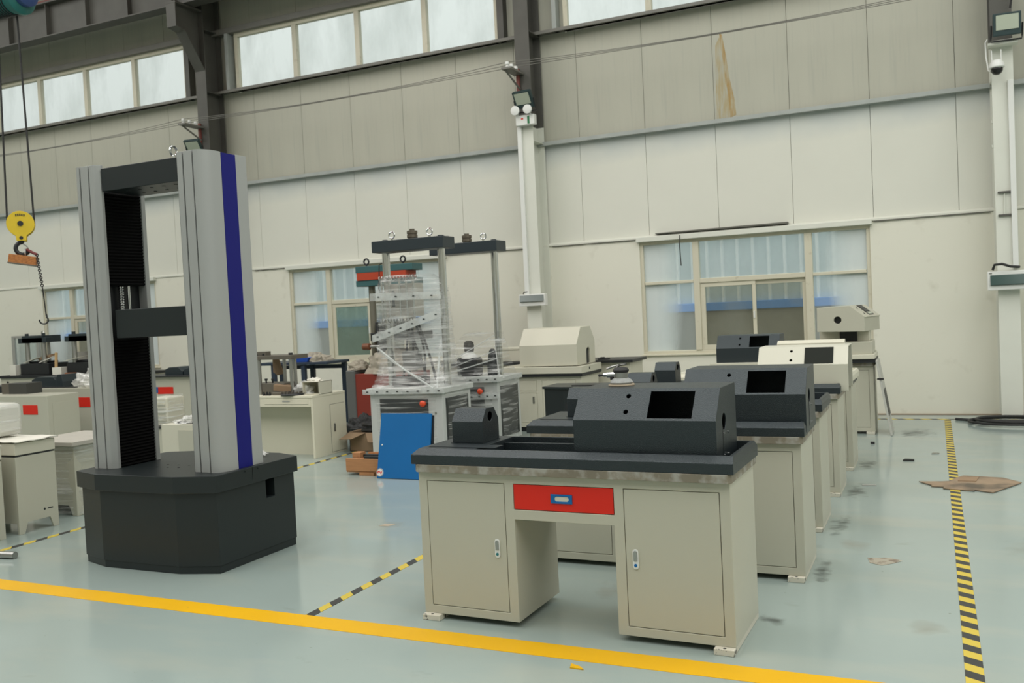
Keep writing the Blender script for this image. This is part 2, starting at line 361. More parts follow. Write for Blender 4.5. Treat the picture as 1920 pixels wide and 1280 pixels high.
# rust run, dark crack over the window, hanging wire
MB().prism([(-2.71, 5.25), (-2.65, 5.36), (-2.60, 5.1), (-2.55, 4.8), (-2.50, 4.45), (-2.50, 4.21), (-2.73, 4.21), (-2.725, 4.7)], 'y', WY-.0012, WY).build('rust_stain', mixin(mat('rust_wash', (.40, .335, .20), .7), (.42, .41, .33), 4, .42, .62, (7, 1, 1), .95), wall, label='pale rust run down the grey panel')
MB().prism([(-2.65, 5.42), (-2.61, 5.38), (-2.57, 5.1), (-2.535, 4.8), (-2.47, 4.45), (-2.452, 4.24), (-2.54, 4.21), (-2.555, 4.5), (-2.59, 4.8), (-2.63, 5.2)], 'y', WY-.0022, WY-.0012).build('rust_stain', mixin(mat('rust_core', (.37, .245, .09), .7), (.41, .36, .24), 5, .40, .62, (5, 1, .8)), wall, label='orange rust core of the run')
for xa, xb in ((-11.15, -10.48), (-7.15, -5.68), (-5.32, -4.0), (-.70, .68)):
    n_ = 14; top = []; bot = []
    for q_ in range(n_+1):
        xq = xa+(xb-xa)*q_/n_; top.append((xq, 2.592)); bot.append((xq, 2.580+wob((xq*7, 1, 0), 2, .010)))
    MB().prism(top+bot[::-1], 'y', 13.130, 13.1502).build('crack', SHADOW, wall)
MB().prism([(-3.68, 2.648), (-1.80, 2.648), (-1.80, 2.672), (-3.68, 2.662)], 'y', 13.12, 13.2).build('gap', SHADOW, wall)
MB().tube([(-3.30, 13.05, 2.60), (-3.30, 13.02, 2.45), (-3.295, 13.04, 2.16)], .008, 6).build('wire_stub', RUBBER, wall)

# ------------------------------------------------------------------ windows
def lower_window(n, a, b):
    z0, z1 = .88, 2.56; y0, y1 = 13.17, 13.25; wn = 'window_%d' % n
    t = thing(wn, '', ''); del t['label']; del t['category']; t['kind'] = 'structure'
    m1, m2 = a+.83, b-.80; zt = 1.93
    f = MB()
    f.box(a-.02, b+.02, y0, y1, z1-.06, z1+.02).box(a-.02, b+.02, y0, y1, z0-.03, z0+.05).box(a-.02, a+.05, y0, y1, z0+.05, z1-.06).box(b-.05, b+.02, y0, y1, z0+.05, z1-.06)
    f.build('window_frame', FRAME, t, bev=.006)
    for x0, x1 in ((m1-.045, m1+.045), (m2-.05, m2+.05)): MB().box(x0, x1, y0-.015, y1, z0+.05, z1-.06).build('mullion', FRAME, t, bev=.006)
    for x0, x1, hh in ((a+.06, m1-.045, .022), (m2+.05, b-.06, .022), (m1+.045, m2-.05, .035)):
        MB().box(x0, x1, y0-.01, y1, zt-hh, zt+hh).build('transom', FRAME, t, bev=.006)
    MB().box(a-.03, b+.03, 13.08, 13.2, 2.545, 2.615).build('head_trim', COLW, t, bev=.005)
    mid = (m1+m2)/2+.02
    for k, (x0, x1, yy) in enumerate(((m1+.045, mid+.03, 13.175), (mid-.03, m2-.05, 13.205))):
        s = MB(); w_ = .07 if k == 0 else .05
        s.box(x0, x1, yy, yy+.03, zt-.035-.06, zt-.035).box(x0, x1, yy, yy+.03, z0+.05, z0+.12).box(x0, x0+w_, yy, yy+.03, z0+.12, zt-.095).box(x1-.05, x1, yy, yy+.03, z0+.12, zt-.095)
        so = s.build('sash', FRAME, t, bev=.004)
        MB().box(x0+w_-.01, x1-.04, yy+.012, yy+.018, z0+.10, zt-.08).build('pane', GREENG if n == 2 and k == 0 else CLEAR, so)
    MB().box(mid-.012, mid+.012, 13.16, 13.18, 1.36, 1.46).build('latch', WHITE, t, bev=.004)
    for x0, x1, q0, q1, m in ((a+.04, m1-.035, zt+.02, z1-.05, FROST_L), (a+.04, m1-.035, z0+.04, zt-.02, FROST_L), (m1+.035, m2-.04, zt+.03, z1-.05, MISTY),
                              (m2+.04, b-.04, zt+.02, z1-.05, FROST_R), (m2+.04, b-.04, z0+.04, zt-.02, FROST_R)):
        MB().box(x0, x1, 13.208, 13.214, q0, q1).build('pane', m, t)
    MB().prism([(13.12, z0-.02), (13.25, z0-.02), (13.25, z0+.012), (13.12, z0+.0)], 'x', a-.02, b+.02).build('window_sill', FRAME, t, bev=.004)
for i, (a, b) in enumerate(LOWWIN): lower_window(i, a, b)
def clerestory(n, a, b):
    z0, z1 = 5.85, 6.86; y0, y1 = 13.12, 13.2
    t = thing('window_%d' % n, '', ''); del t['label']; del t['category']; t['kind'] = 'structure'
    MB().box(a, b, y0, y1, z1-.07, z1+.02).box(a, b, y0, y1, z0-.02, z0+.03).box(a, a+.07, y0, y1, z0+.03, z1-.07).box(b-.05, b, y0, y1, z0+.03, z1-.07).build('window_frame', FRAME, t, bev=.006)
    for k in range(4):
        q0, q1 = a+.03+(b-a-.03)*k/4, a+.03+(b-a-.03)*(k+1)/4
        if k: MB().box(q0-.045, q0+.045, y0-.01, y1, z0+.03, z1-.07).build('mullion', FRAME, t, bev=.006)
        MB().box(q0+.03, q1-.03, 13.16, 13.166, z0+.02, z1-.06).build('pane', SKYPANE, t)
    MB().box(a-.15, a-.08, 13.03, 13.2, z0-.02, z1).build('flashing', GIRTW, t, bev=.005)
    MB().box(b+.03, b+.14, 13.05, 13.2, z0-.02, z1).build('flashing', COLG, t, bev=.005)
for i, (a, b) in enumerate(CLER): clerestory(i+len(LOWWIN), a, b)

# ------------------------------------------------------------------ neighbouring building seen through the lower windows
NY = 21.0
nb = thing('neighbouring_shed', 'pale corrugated shed wall with a blue rail seen through the low windows', 'building', (-8, NY, 0))
MB().box(-42, 16, NY, NY+.1, 1.60, 4.6).build('cladding', mat('pale_blue_cladding', (.62, .70, .73), .5), nb)
rbm = MB(); x = -42.0
while x < 15.9:
    rbm.prism([(x, NY), (x+.015, NY-.05), (x+.065, NY-.05), (x+.08, NY)], 'z', 1.60, 4.6); x += .345
o = rbm.build('cladding_ribs', mat('sunlit_rib', (.88, .92, .93), .45), nb); o['kind'] = 'stuff'  # paler than the cladding: the sunlit rib edges are put into the colour
MB().box(-42, 16, NY-.15, NY, 1.41, 1.60).build('rail', mat('bright_blue_rail', (.15, .36, .85), .45), nb, bev=.01, label='bright blue steel rail')
MB().box(-42, 16, NY-.1, NY+.15, -.14, 1.41).build('plinth', mat('rough_grey_render', (.34, .32, .28), .9, var=.25, vscale=2), nb)

# ------------------------------------------------------------------ columns
def column(x, label, zsplit, trunk=None):
    c = thing('steel_column', label, 'column', (x, 12.94, 0))
    hw = .118; a, b = 12.72, 13.15
    pl = [(x-hw, a), (x+hw, a), (x+hw, a+.014), (x+.008, a+.014), (x+.008, b-.014), (x+hw, b-.014), (x+hw, b), (x-hw, b), (x-hw, b-.014), (x-.008, b-.014), (x-.008, a+.014), (x-hw, a+.014)]
    if zsplit: MB().prism(pl, 'z', 0, zsplit).build('lower_shaft', COLW, c, label='white painted lower shaft')
    MB().prism(pl, 'z', zsplit, 9.1).build('upper_shaft', COLG, c, label='unpainted grey upper shaft')
    for zb in (4.17, 5.8, 6.9): MB().box(x-hw, x+hw, a+.02, b-.02, zb-.006, zb+.006).build('stiffener', COLG if zb > zsplit else COLW, c)
    if trunk:
        x0, x1, z0, z1 = trunk
        MB().box(x0, x1, 12.675, 12.72, z0, z1).build('cable_trunking', WHITE, c, bev=.004)
    return c
colM = column(-5.495, 'steel column in the middle, dark above and white below the twin-head lamp', 4.42, (-5.62, -5.55, 1.85, 4.38))
colR = column(.835, 'white steel column at the right edge carrying the dome camera', 4.62, (.885, .945, 1.85, 4.12))
colL = column(-11.765, 'grey steel column behind the tall testing frame, with a crane bracket', 3.4)
column(7.16, 'white and grey steel column to the right of the picture edge', 4.6)
# corbel on the left column
cb = MB().prism([(12.72, 6.2), (12.72, 7.22), (12.12, 7.22), (12.12, 6.82), (12.3, 6.78)], 'x', -11.785, -11.755)
cb.box(-11.89, -11.66, 12.10, 12.72, 7.20, 7.235).box(-11.88, -11.67, 12.10, 12.125, 6.80, 7.20)
cb.prism([(12.12, 6.80), (12.3, 6.765), (12.72, 6.17), (12.72, 6.20), (12.3, 6.79), (12.12, 6.825)], 'x', -11.88, -11.66)
cb.build('corbel', COLG, colL, bev=.003)
# right column ironmongery
for z in (2.78, 2.50): MB().box(.745, .885, 12.69, 12.72, z-.012, z+.012).build('clip_bar', COLG, colR, bev=.003)
MB().box(.81, .82, 12.70, 12.72, 2.50, 2.78).build('clip_bar', COLW, colR)
for z in (3.65, 3.35): MB().box(.70, .76, 12.74, 12.78, z-.02, z+.02).build('lug', COLW, colR, bev=.004)

# crane runway beam with stiffeners
rb = thing('runway_beam', 'dark crane runway beam along the wall at upper left', 'beam', (-12, 12.42, 7.24))
b = MB().box(-26.4, 20.9, 12.29, 12.55, 7.24, 7.262).box(-26.4, 20.9, 12.41, 12.43, 7.26, 7.86).box(-26.4, 20.9, 12.28, 12.56, 7.86, 7.885)
b.build('beam_section', COLG, rb)
MB().box(-26.4, 20.9, 12.39, 12.45, 7.885, 7.97).build('rail', BEYOND, rb, label='rusty rail')
x = -25.6; sm = None
while x < 20.5:
    if sm is None: sm = MB().box(-.006, .006, 12.31, 12.53, 7.262, 7.86).build('stiffener', COLG, rb, local=True); sm.location = (x+12, -12.42, -7.24)
    else:
        o = sm.copy(); COL.objects.link(o); o.location = (x+12, -12.42, -7.24)
    x += 1.05

# ------------------------------------------------------------------ overhead lines
def line_bracket(x, label):
    t = thing('line_bracket', label, 'bracket', (x, 12.72, 5.0))
    MB().box(x-.14, x+.02, 12.25, 12.72, 5.155, 5.185).build('arm', GIRT, t, bev=.003)
    MB().cyl((x-.1, 12.30, 5.16), (x-.05, 12.70, 4.95), .015, n=8).build('brace', GIRT, t)
    MB().box(x-.10, x-.05, 12.69, 12.72, 4.83, 5.25).build('mount_plate', BEYOND, t)
    for k in range(3):
        yy = 12.30+.15*k
        MB().lathe((x-.06, yy, 5.18), [(.028, 0), (.034, .015), (.02, .03), (.034, .05), (.03, .085), (.012, .09)], 12).build('insulator', WHITE, t, smooth=True)
    return t
line_bracket(-5.5, 'red iron bracket with white insulators on the middle column')
line_bracket(-11.77, 'red iron bracket with white insulators on the left column')
for k in range(3):
    yy = 12.30+.15*k; pts = []
    XS = [-24.4, -18.1, -11.83, -5.56, .8, 6.9]
    for a_, b_ in zip(XS, XS[1:]):
        for j in range(12):
            s_ = j/12; pts.append((a_+(b_-a_)*s_, yy, 5.262-(.10-.035*k)*4*s_*(1-s_)))
    tag(MB().tube(pts, .005, 5).build('overhead_wire', GIRT), ['overhead power wire nearest the room, strung along the wall', 'middle overhead power wire strung along the wall', 'overhead power wire nearest the wall panels'][k], 'wire', 'overhead wires between the columns')

# ------------------------------------------------------------------ lamps, boxes, camera on the columns
def floodlight(x, y, z, rz, tilt, label):
    t = thing('floodlight', label, 'floodlight', (x, y, z), rz)
    R = Matrix.Rotation(tilt, 4, 'X')
    def tr(mb): mb.v = [tuple(R @ Vector(p)) for p in mb.v]; return mb
    tr(MB().box(-.15, .15, -.03, .03, -.13, .13)).build('housing', mat('green_black_casting', (.018, .04, .042), .45), t, bev=.008, local=True)
    tr(MB().box(-.12, .12, -.036, -.028, -.065, .105)).build('lens', SCRG, t, local=True)
    for k in range(5): tr(MB().box(-.12+.05*k, -.11+.05*k, .03, .06, -.1, .1)).build('fin', BLACKM, t, local=True)
    MB().tube([(-.165, 0, 0), (-.165, .05, -.13), (-.165, .08, -.17), (.165, .08, -.17), (.165, .05, -.13), (.165, 0, 0)], .01, 6).build('yoke', BLACKM, t, local=True)
    return t
floodlight(-5.42, 12.52, 4.745, -.1, .55, 'dark floodlight tilted on the middle column above the emergency lamp')
floodlight(.88, 12.45, 4.73, .08, .12, 'dark floodlight at the top right on the white column')
floodlight(-11.76, 12.45, 4.80, .2, .7, 'floodlight barely visible above the tall testing frame')
em = thing('emergency_light', 'white twin-head emergency lamp box on the middle column', 'emergency light', (-5.45, 12.6, 4.46))
MB().box(-5.60, -5.30, 12.60, 12.70, 4.385, 4.535).build('case', WHITE, em, bev=.008)
MB().box(-5.41, -5.375, 12.596, 12.601, 4.40, 4.51).build('indicator_strip', mat('green_plastic', (.01, .16, .05), .4), em, label='green strip')
MB().box(-5.51, -5.475, 12.596, 12.601, 4.47, 4.49).build('status_light', REDP, em, label='small red mark')
for xx in (-5.575, -5.375):
    MB().lathe((xx, 12.56, 4.60), [(.045, .05), (.065, .0), (.07, -.03), (.058, -.035)], 18, 'y').build('lamp_head', WHITE, em, smooth=True)
    MB().cyl((xx, 12.60, 4.57), (xx+.02, 12.63, 4.53), .012, n=8).build('stalk', WHITE, em)
def breaker_box(x, y, z, wd, ht, m, label, hole):
    t = thing('breaker_box', label, 'electrical box', (x, y, z))
    MB().box(x-wd/2, x+wd/2, y, y+.10, z-ht/2, z+ht/2).build('case', WHITE, t, bev=.008)
    a, b_, c_, d_ = hole
    MB().prism([(y-.004, z+c_), (y-.03, z+c_+.01), (y-.006, z+d_), (y, z+d_), (y, z+c_)], 'x', x+a, x+b_).build('flap_cover', m, t, bev=.003, label='smoked plastic flap')
    MB().box(x-wd/2+.02, x-wd/2+.05, y-.004, y, z+ht/2-.03, z+ht/2-.015).build('marking', STEEL, t)
    return t
breaker_box(-5.475, 12.6, 1.775, .43, .18, mat('smoked_cover_grey', (.17, .20, .19), .15), 'white breaker box with a grey flap low on the middle column', (-.19, .19, -.03, .075))
breaker_box(.86, 12.6, 1.705, .52, .23, mat('smoked_cover_green', (.035, .075, .065), .15), 'white breaker box with a dark green flap on the right column', (-.23, .23, -.06, .07))
tag(MB().tube([(.66, 12.6, 1.84), (.68, 12.58, 1.90), (.76, 12.56, 1.905), (.85, 12.58, 1.87), (.95, 12.62, 1.86)], .016, 8).build('conduit', RUBBER), 'black corrugated conduit arching over the right breaker box', 'cable')
tag(MB().tube([(-5.62, 12.62, 1.875), (-5.60, 12.6, 1.90), (-5.55, 12.62, 1.905)], .008, 6).build('cable_loop', RUBBER), 'short black cable loop above the middle breaker box', 'cable')
cc = thing('dome_camera', 'white and black dome camera on the right column', 'camera', (.765, 12.5, 4.3))
MB().lathe((.765, 12.5, 4.24), [(.075, 0), (.085, .01), (.082, .05), (.055, .09), (.02, .10)], 18).build('housing', WHITE, cc, smooth=True)
MB().ball((.765, 12.5, 4.225), .066, 14).build('dome', mat('black_glass', (.008, .008, .008), .08), cc, smooth=True)
MB().box(.74, .79, 12.5, 12.72, 4.28, 4.32).build('arm', WHITE, cc, bev=.006)
for dx in (-.05, .05): MB().cyl((.765+dx, 12.52, 4.32), (.765+dx, 12.52, 4.46), .006, n=6).build('antenna', WHITE, cc)
tag(MB().tube([(.68, 12.6, 4.62), (.655, 12.6, 4.58), (.66, 12.6, 4.40), (.68, 12.58, 4.24), (.70, 12.56, 4.22)], .009, 6).build('cable', WHITE), 'white cable looping beside the dome camera', 'cable')
MB().box(.68, 1.0, 12.55, 12.72, 4.53, 4.56).build('bracket_plate', COLW, colR, bev=.003)
MB().tube([(.93, 12.6, 4.95), (.96, 12.58, 5.15), (1.0, 12.6, 5.4)], .012, 6).build('cable', RUBBER, colR)

# scuffs and oil marks with ragged outlines, lying on the floor
def stain_mat(name, col, lo, hi, sc, mx_):
    m = bpy.data.materials.new(name); m.use_nodes = True; N = m.node_tree.nodes; L = m.node_tree.links; b = N['Principled BSDF']
    b.inputs['Base Color'].default_value = tuple(col)+(1,); b.inputs['Roughness'].default_value = .4
    tc = N.new('ShaderNodeTexCoord'); nz = N.new('ShaderNodeTexNoise'); nz.inputs['Scale'].default_value = sc; nz.inputs['Detail'].default_value = 8; L.new(tc.outputs['Object'], nz.inputs['Vector'])
    vm = N.new('ShaderNodeVectorMath'); vm.operation = 'DISTANCE'; vm.inputs[1].default_value = (.5, .5, .5); L.new(tc.outputs['Generated'], vm.inputs[0])
    a = N.new('ShaderNodeMath'); a.operation = 'MULTIPLY_ADD'; a.inputs[1].default_value = -.75; L.new(vm.outputs['Value'], a.inputs[0]); L.new(nz.outputs[0], a.inputs[2])
    r = N.new('ShaderNodeMapRange'); r.inputs['From Min'].default_value = lo; r.inputs['From Max'].default_value = hi; r.inputs['To Max'].default_value = mx_; L.new(a.outputs[0], r.inputs['Value'])
    t = N.new('ShaderNodeBsdfTransparent'); mx = N.new('ShaderNodeMixShader'); L.new(r.outputs[0], mx.inputs[0]); L.new(t.outputs[0], mx.inputs[1]); L.new(b.outputs[0], mx.inputs[2]); L.new(mx.outputs[0], N['Material Output'].inputs['Surface'])
    return m
OILY = stain_mat('oily_scuff', (.06, .065, .055), .20, .56, 11, .5); PALE = stain_mat('pale_scuff', (.42, .39, .31), .22, .6, 6, .28)
for (xa, xb, ya, yb, m) in ((-.73, -.58, 6.42, 7.15, OILY), (-.70, -.58, 5.28, 5.92, OILY), (-.72, -.52, 7.6, 8.35, OILY), (-.86, -.70, 4.58, 4.76, OILY), (-.71, -.52, 8.9, 9.6, OILY), (-.66, -.40, 5.95, 6.5, PALE),
                            (-1.9, -1.4, 4.72, 5.1, PALE), (-.2, .05, 4.6, 4.9, PALE), (-4.1, -3.7, 5.8, 6.2, PALE), (.3, .8, 6.0, 6.8, PALE), (-.5, .0, 11.0, 11.8, OILY)):
    MB().grid(lambda u, v: (xa+(xb-xa)*u, ya+(yb-ya)*v, .0006), 2, 2).build('floor_stain', m, bpy.data.objects['floor'])
# ------------------------------------------------------------------ floor markings
MB_ = MB().box(-20, 4, 3.87, 4.03, 0, .0015)
tag(MB_.build('floor_line', YEL), 'solid yellow painted line across the foreground floor', 'floor marking')
HZ16 = hazard('hazard_tape_stripes', 1, .16, .62); HZ20 = hazard('hazard_tape_wide_stripes', 1, .21, .9); HZX = hazard('hazard_tape_cross', 0, .2, .9)
tag(MB().box(.071, .144, 3.2, 12.6, 0, .002).build('hazard_tape', HZ16), 'black and yellow floor tape running to the wall at right', 'floor tape')
tag(MB().box(-3.205, -3.15, 4.03, 8.2, 0, .002).build('hazard_tape', HZ20), 'black and yellow floor tape between the tall frame and the front desk', 'floor tape')
tag(MB().box(-6.495, -6.44, 4.03, 9.9, 0, .002).build('hazard_tape', HZ20), 'black and yellow floor tape left of the tall testing frame', 'floor tape')
tag(MB().box(-4.2, 6.6, 12.63, 12.69, 0, .002).build('hazard_tape', HZX), 'worn hazard tape along the foot of the back wall', 'floor tape')

# ================================================================== TALL TESTING FRAME (left foreground)
M1 = thing('testing_frame', 'tall grey twin-column testing frame with a blue stripe on a charcoal base', 'testing machine', (-4.885, 4.95, 0))
bp = [(-5.50, 4.535), (-5.235, 4.455), (-4.555, 4.46), (-4.28, 4.545), (-4.275, 5.33), (-4.50, 5.42), (-5.27, 5.42), (-5.50, 5.33)]
def grow(p, d, c=(-4.885, 4.94)): return [(c[0]+(x-c[0])*(1+d/.62), c[1]+(y-c[1])*(1+d/.45)) for x, y in p]
body = MB().prism(bp, 'z', .05, .56).build('base_body', DARK2, M1, bev=.003)
cut(body, [MB().box(-4.45, -4.2, 5.025, 5.115, .40, .545)])
MB().prism(grow(bp, -.006), 'z', 0, .05).build('plinth', DARK2, M1, bev=.002)
MB().prism(grow(bp, .024), 'z', .535, .648).build('base_skirt', DARK2, M1, bev=.004)
MB().box(-4.256, -4.2515, 4.872, 4.876, .56, .645).build('seam', BLACKM, M1)
for yy in (4.80, 4.93): MB().cyl((-4.256, yy, .630), (-4.249, yy, .630), .006, n=8).build('screw', BLACKM, M1)
def arc(cx, cy, r, a0, a1, n=8): return [(cx+r*math.cos(math.radians(a0+(a1-a0)*i/n)), cy+r*math.sin(math.radians(a0+(a1-a0)*i/n))) for i in range(n+1)]
def frame_column(s, z0, z1):
    X = lambda x: -4.905+s*(x+.010)     # x measured outwards from the centre line
    P = lambda pts: [(X(x), y) for x, y in pts]
    # front cover: three slats with dark grooves, the outer one rounding the corner
    MB().prism(P([(.372, 4.640), (.372, 4.665), (.42, 4.672), (.42, 4.998), (.592, 4.998), (.592, 4.80), (.565, 4.665), (.50, 4.638)]), 'z', z0, z1-.01).build('groove_core', BLACKM, M1)
    MB().prism(P([(.365, 4.63), (.378, 4.618), (.420, 4.618), (.420, 4.65), (.365, 4.65)]), 'z', z0, z1).build('cover_slat', SILVER, M1, bev=.002)
    MB().prism(P([(.432, 4.618), (.504, 4.618), (.504, 4.65), (.432, 4.65)]), 'z', z0, z1).build('cover_slat', SILVER, M1, bev=.002)
    rim = [(.516, 4.618)]+[(.525+.075*math.sin(t), 4.733-.115*math.cos(t)) for t in [i*PI/2/9 for i in range(0, 10)]]
    MB().prism(P(rim+[(.60, 4.785), (.575, 4.785), (.515, 4.66)]), 'z', z0, z1).build('corner_cover', SILVER, M1, smooth=True)
    MB().prism(P([(.345, 4.650), (.365, 4.628), (.372, 4.672), (.345, 4.672)]), 'z', z0, z1).build('inner_return', SILVER, M1, bev=.002)
    MB().prism(P([(.58, 4.787), (.602, 4.787), (.602, 4.925), (.58, 4.925)]), 'z', z0, z1-.004).build('side_stripe', BLUEP, M1, bev=.001, label='royal blue side strip')
    MB().prism(P([(.345, 5.0), (.58, 5.0), (.58, 4.927), (.600, 4.927), (.600, 5.035), (.345, 5.035)]), 'z', z0, z1).build('rear_cover', SILVER, M1, bev=.002)
    # pleated bellows on the inner side
    for za, zb in ((z0, 1.566), (1.94, z1-.18)):
        n = int((zb-za)/.022); pr = [(X(.415), za)]
        for i in range(n):
            a = za+(zb-za)*i/n; c = za+(zb-za)*(i+.5)/n
            pr += [(X(.362), a), (X(.351), c)]
        pr += [(X(.362), zb), (X(.415), zb)]
        MB().prism(pr, 'y', 4.674, 4.998).build('bellows', PLEAT, M1)
    # ball screw and guide rod visible above the crosshead
    hz = MB(); n = 11
    for i in range(n): hz.lathe((X(.385), 4.80, 1.76+.018*i), [(.016, 0), (.021, .006), (.021, .011), (.016, .017)], 14)
    hz.build('ball_screw', CHROME, M1, smooth=True)
    MB().cyl((X(.385), 4.87, 1.76), (X(.385), 4.87, 2.0), .012, n=10).build('guide_rod', CHROME, M1, smooth=True)
for s in (-1, 1): frame_column(s, .648, 2.78)
MB().box(-5.25, -4.52, 4.645, 4.99, 2.595, 2.755).build('top_beam', DARK2, M1, bev=.004)
hp = MB()
for i in range(2):
    for j in range(5): hp.cyl((-5.1+.11*j, 4.74+.14*i, 2.592), (-5.1+.11*j, 4.74+.14*i, 2.596), .012, n=10)
hp.build('bolt_hole', BLACKM, M1)
MB().box(-5.235, -4.535, 4.68, 4.96, 1.566, 1.766).build('crosshead', DARK2, M1, bev=.004)
eb = MB().ring((-4.72, 4.80, 2.835), .03, .009, 'x', 16, 8).cyl((-4.72, 4.80, 2.755), (-4.72, 4.80, 2.80), .011, n=10).lathe((-4.72, 4.80, 2.755), [(.03, 0), (.03, .012)], 12)
eb.build('eye_bolt', CHROME, M1, smooth=True)
tp = MB()
for i in range(3):
    for j in range(2): tp.cyl((-5.0+.1*i, 4.75+.1*j, .648), (-5.0+.1*i, 4.75+.1*j, .6495), .008, n=10)
tp.build('tapped_hole', BLACKM, M1)
tag(MB().grid(lambda u, v: (-4.60+.11*u+.02*math.sin(6*v), 5.24+.09*v+.01*math.sin(9*u), .66+.055*math.sin(PI*u)*math.sin(PI*v)+wob((u*4, v*4, 0), 1.7, .012)), 12, 10).build('cleaning_rag', FILMD, None, solid=.004, smooth=True), 'crumpled white and blue plastic rag on the rear of the charcoal base', 'rag')

# ================================================================== TORSION TESTER BENCHES (right row)
def make_bench():
    t = thing('workbench', '', 'workbench')
    a, b, c, d = -.832, -.270, .265, .832
    body = MB().prism([(a, .03), (b, .03), (b, .562), (c, .562), (c, .03), (d, .03), (d, .792), (a, .792)], 'y', 0, .52).build('cabinet_body', CREAM, t, bev=.003, local=True)
    dl, dr, dw = (-.779, -.325), (.320, .779), (-.268, .266)
    cut(body, [MB().box(q[0]-.003, q[1]+.003, -.1, .012, z0-.003, z1+.003) for q, z0, z1 in ((dl, .078, .742), (dr, .078, .742), (dw, .616, .742))])
    for k, (q, lx) in enumerate(((dl, -.375), (dr, .368))):
        dd = MB().box(q[0], q[1], 0, .010, .078, .742).build('door', CREAM, t, bev=.002, local=True)
        lk = MB()
        pl = [(lx+.015*math.cos(v), .407+.034+.015*math.sin(v)) for v in [PI*i/8 for i in range(9)]]+[(lx+.015*math.cos(v), .407-.034+.015*math.sin(v)) for v in [PI+PI*i/8 for i in range(9)]]
        ho = MB().prism(pl, 'y', -.006, 0).build('lock_plate', WHITE, dd, bev=.002, local=True)
        MB().prism([(lx-.009, .40), (lx+.009, .40), (lx+.009, .44), (lx+.005, .447), (lx-.005, .447), (lx-.009, .44)], 'y', -.0105, -.006).build('push_button', STEEL, dd, bev=.001, local=True)
        MB().cyl((lx, -.009, .378), (lx, -.006, .378), .0075, n=12).build('key_disc', BLUEB if k else mat('teal_disc', (.02, .16, .17), .4), dd, local=True)
    dw_ = MB().box(dw[0], dw[1], 0, .010, .616, .742).build('drawer', REDP, t, bev=.002, local=True, label='red drawer front')
    hb = MB().box(-.062, .053, -.006, 0, .656, .702).build('pull_plate', BLUEB, dw_, bev=.002, local=True)
    ov = lambda r: [(-.003+(.026 if math.cos(v) > 0 else -.026)+r*math.cos(v), .679+r*math.sin(v)) for v in [2*PI*(i+.5)/20 for i in range(20)]]
    cut(hb, [MB().prism(ov(.0125), 'y', -.02, -.0025)])
    MB().prism(ov(.012), 'y', -.003, -.0018).build('pull_recess', CREAM2, dw_, local=True)
    for x0, x1 in ((-.83, -.725), (.735, .829)):
        f = MB().box(x0, x1, -.035, .53, 0, .03).build('foot', WORN, t, bev=.003, local=True)
        MB().cyl(((x0+x1)/2, -.018, .03), ((x0+x1)/2, -.018, .0308), .008, n=10).build('bolt_hole', BLACKM, f, local=True)
    c_ = .018
    MB().prism([(-.84+c_, -.03), (.845-c_, -.03), (.845, -.03+c_), (.845, .545), (-.84, .545), (-.84, -.03+c_)], 'z', .792, .833).build('worktop', STONE, t, bev=.002, local=True)
    return t
WORN = mixin(mat('worn_white_foot', (.60, .57, .48), .5), (.05, .045, .04), 22, .60, .63, fac=.85)
def make_bed():
    t = thing('machine_bed', '', 'machine bed')
    def ring(x0, x1, y0, y1, z): return [(x0, y0, z), (x1, y0, z), (x1, y1, z), (x0, y1, z)]
    X0, X1, Y0, Y1 = -.857, .857, -.028, .53
    c = .05; r = .012
    m = MB().loft([ring(X0, X1, Y0, Y1, .833), ring(X0, X1, Y0, Y1, .884), ring(X0+c*.5, X1-.010, Y0+c, Y1-c*.5, .912), ring(-.50, X1-.03, Y0+c+r, Y1-c*.5-r, .912),
                   ring(-.50, X1-.03, Y0+c+r, Y1-c*.5-r, .846)])
    m.build('tray', DARK, t, bev=.003, local=True)
    MB().box(-.50, .04, .17, .19, .846, .885).build('inner_rail', DARK, t, bev=.002, local=True)
    MB().box(-.50, .04, .38, .40, .846, .895).build('inner_rail', DARK, t, bev=.002, local=True)
    MB().box(-.80, -.40, .07, .17, .9122, .9145).build('cover_plate', DARK, t, local=True)
    return t
def cover_shell(name, t, prof, x0, x1, th, m, openright=False):
    """sheet-metal cover: outer prism minus an inner one, open below"""
    def inset(p):
        cy = sum(q[0] for q in p)/len(p); zt = max(q[1] for q in p); y0 = min(q[0] for q in p); y1 = max(q[0] for q in p); z0 = min(q[1] for q in p)
        return [(cy+(y-cy)*(1-2*th/(y1-y0)), z0-.01 if z == z0 else z-th*1.2) for y, z in p]
    o = MB().prism(prof, 'x', x0, x1).build(name, m, t, bev=.003, local=True)
    return o, MB().prism(inset(prof), 'x', x0+th, x1+.05 if openright else x1-th)
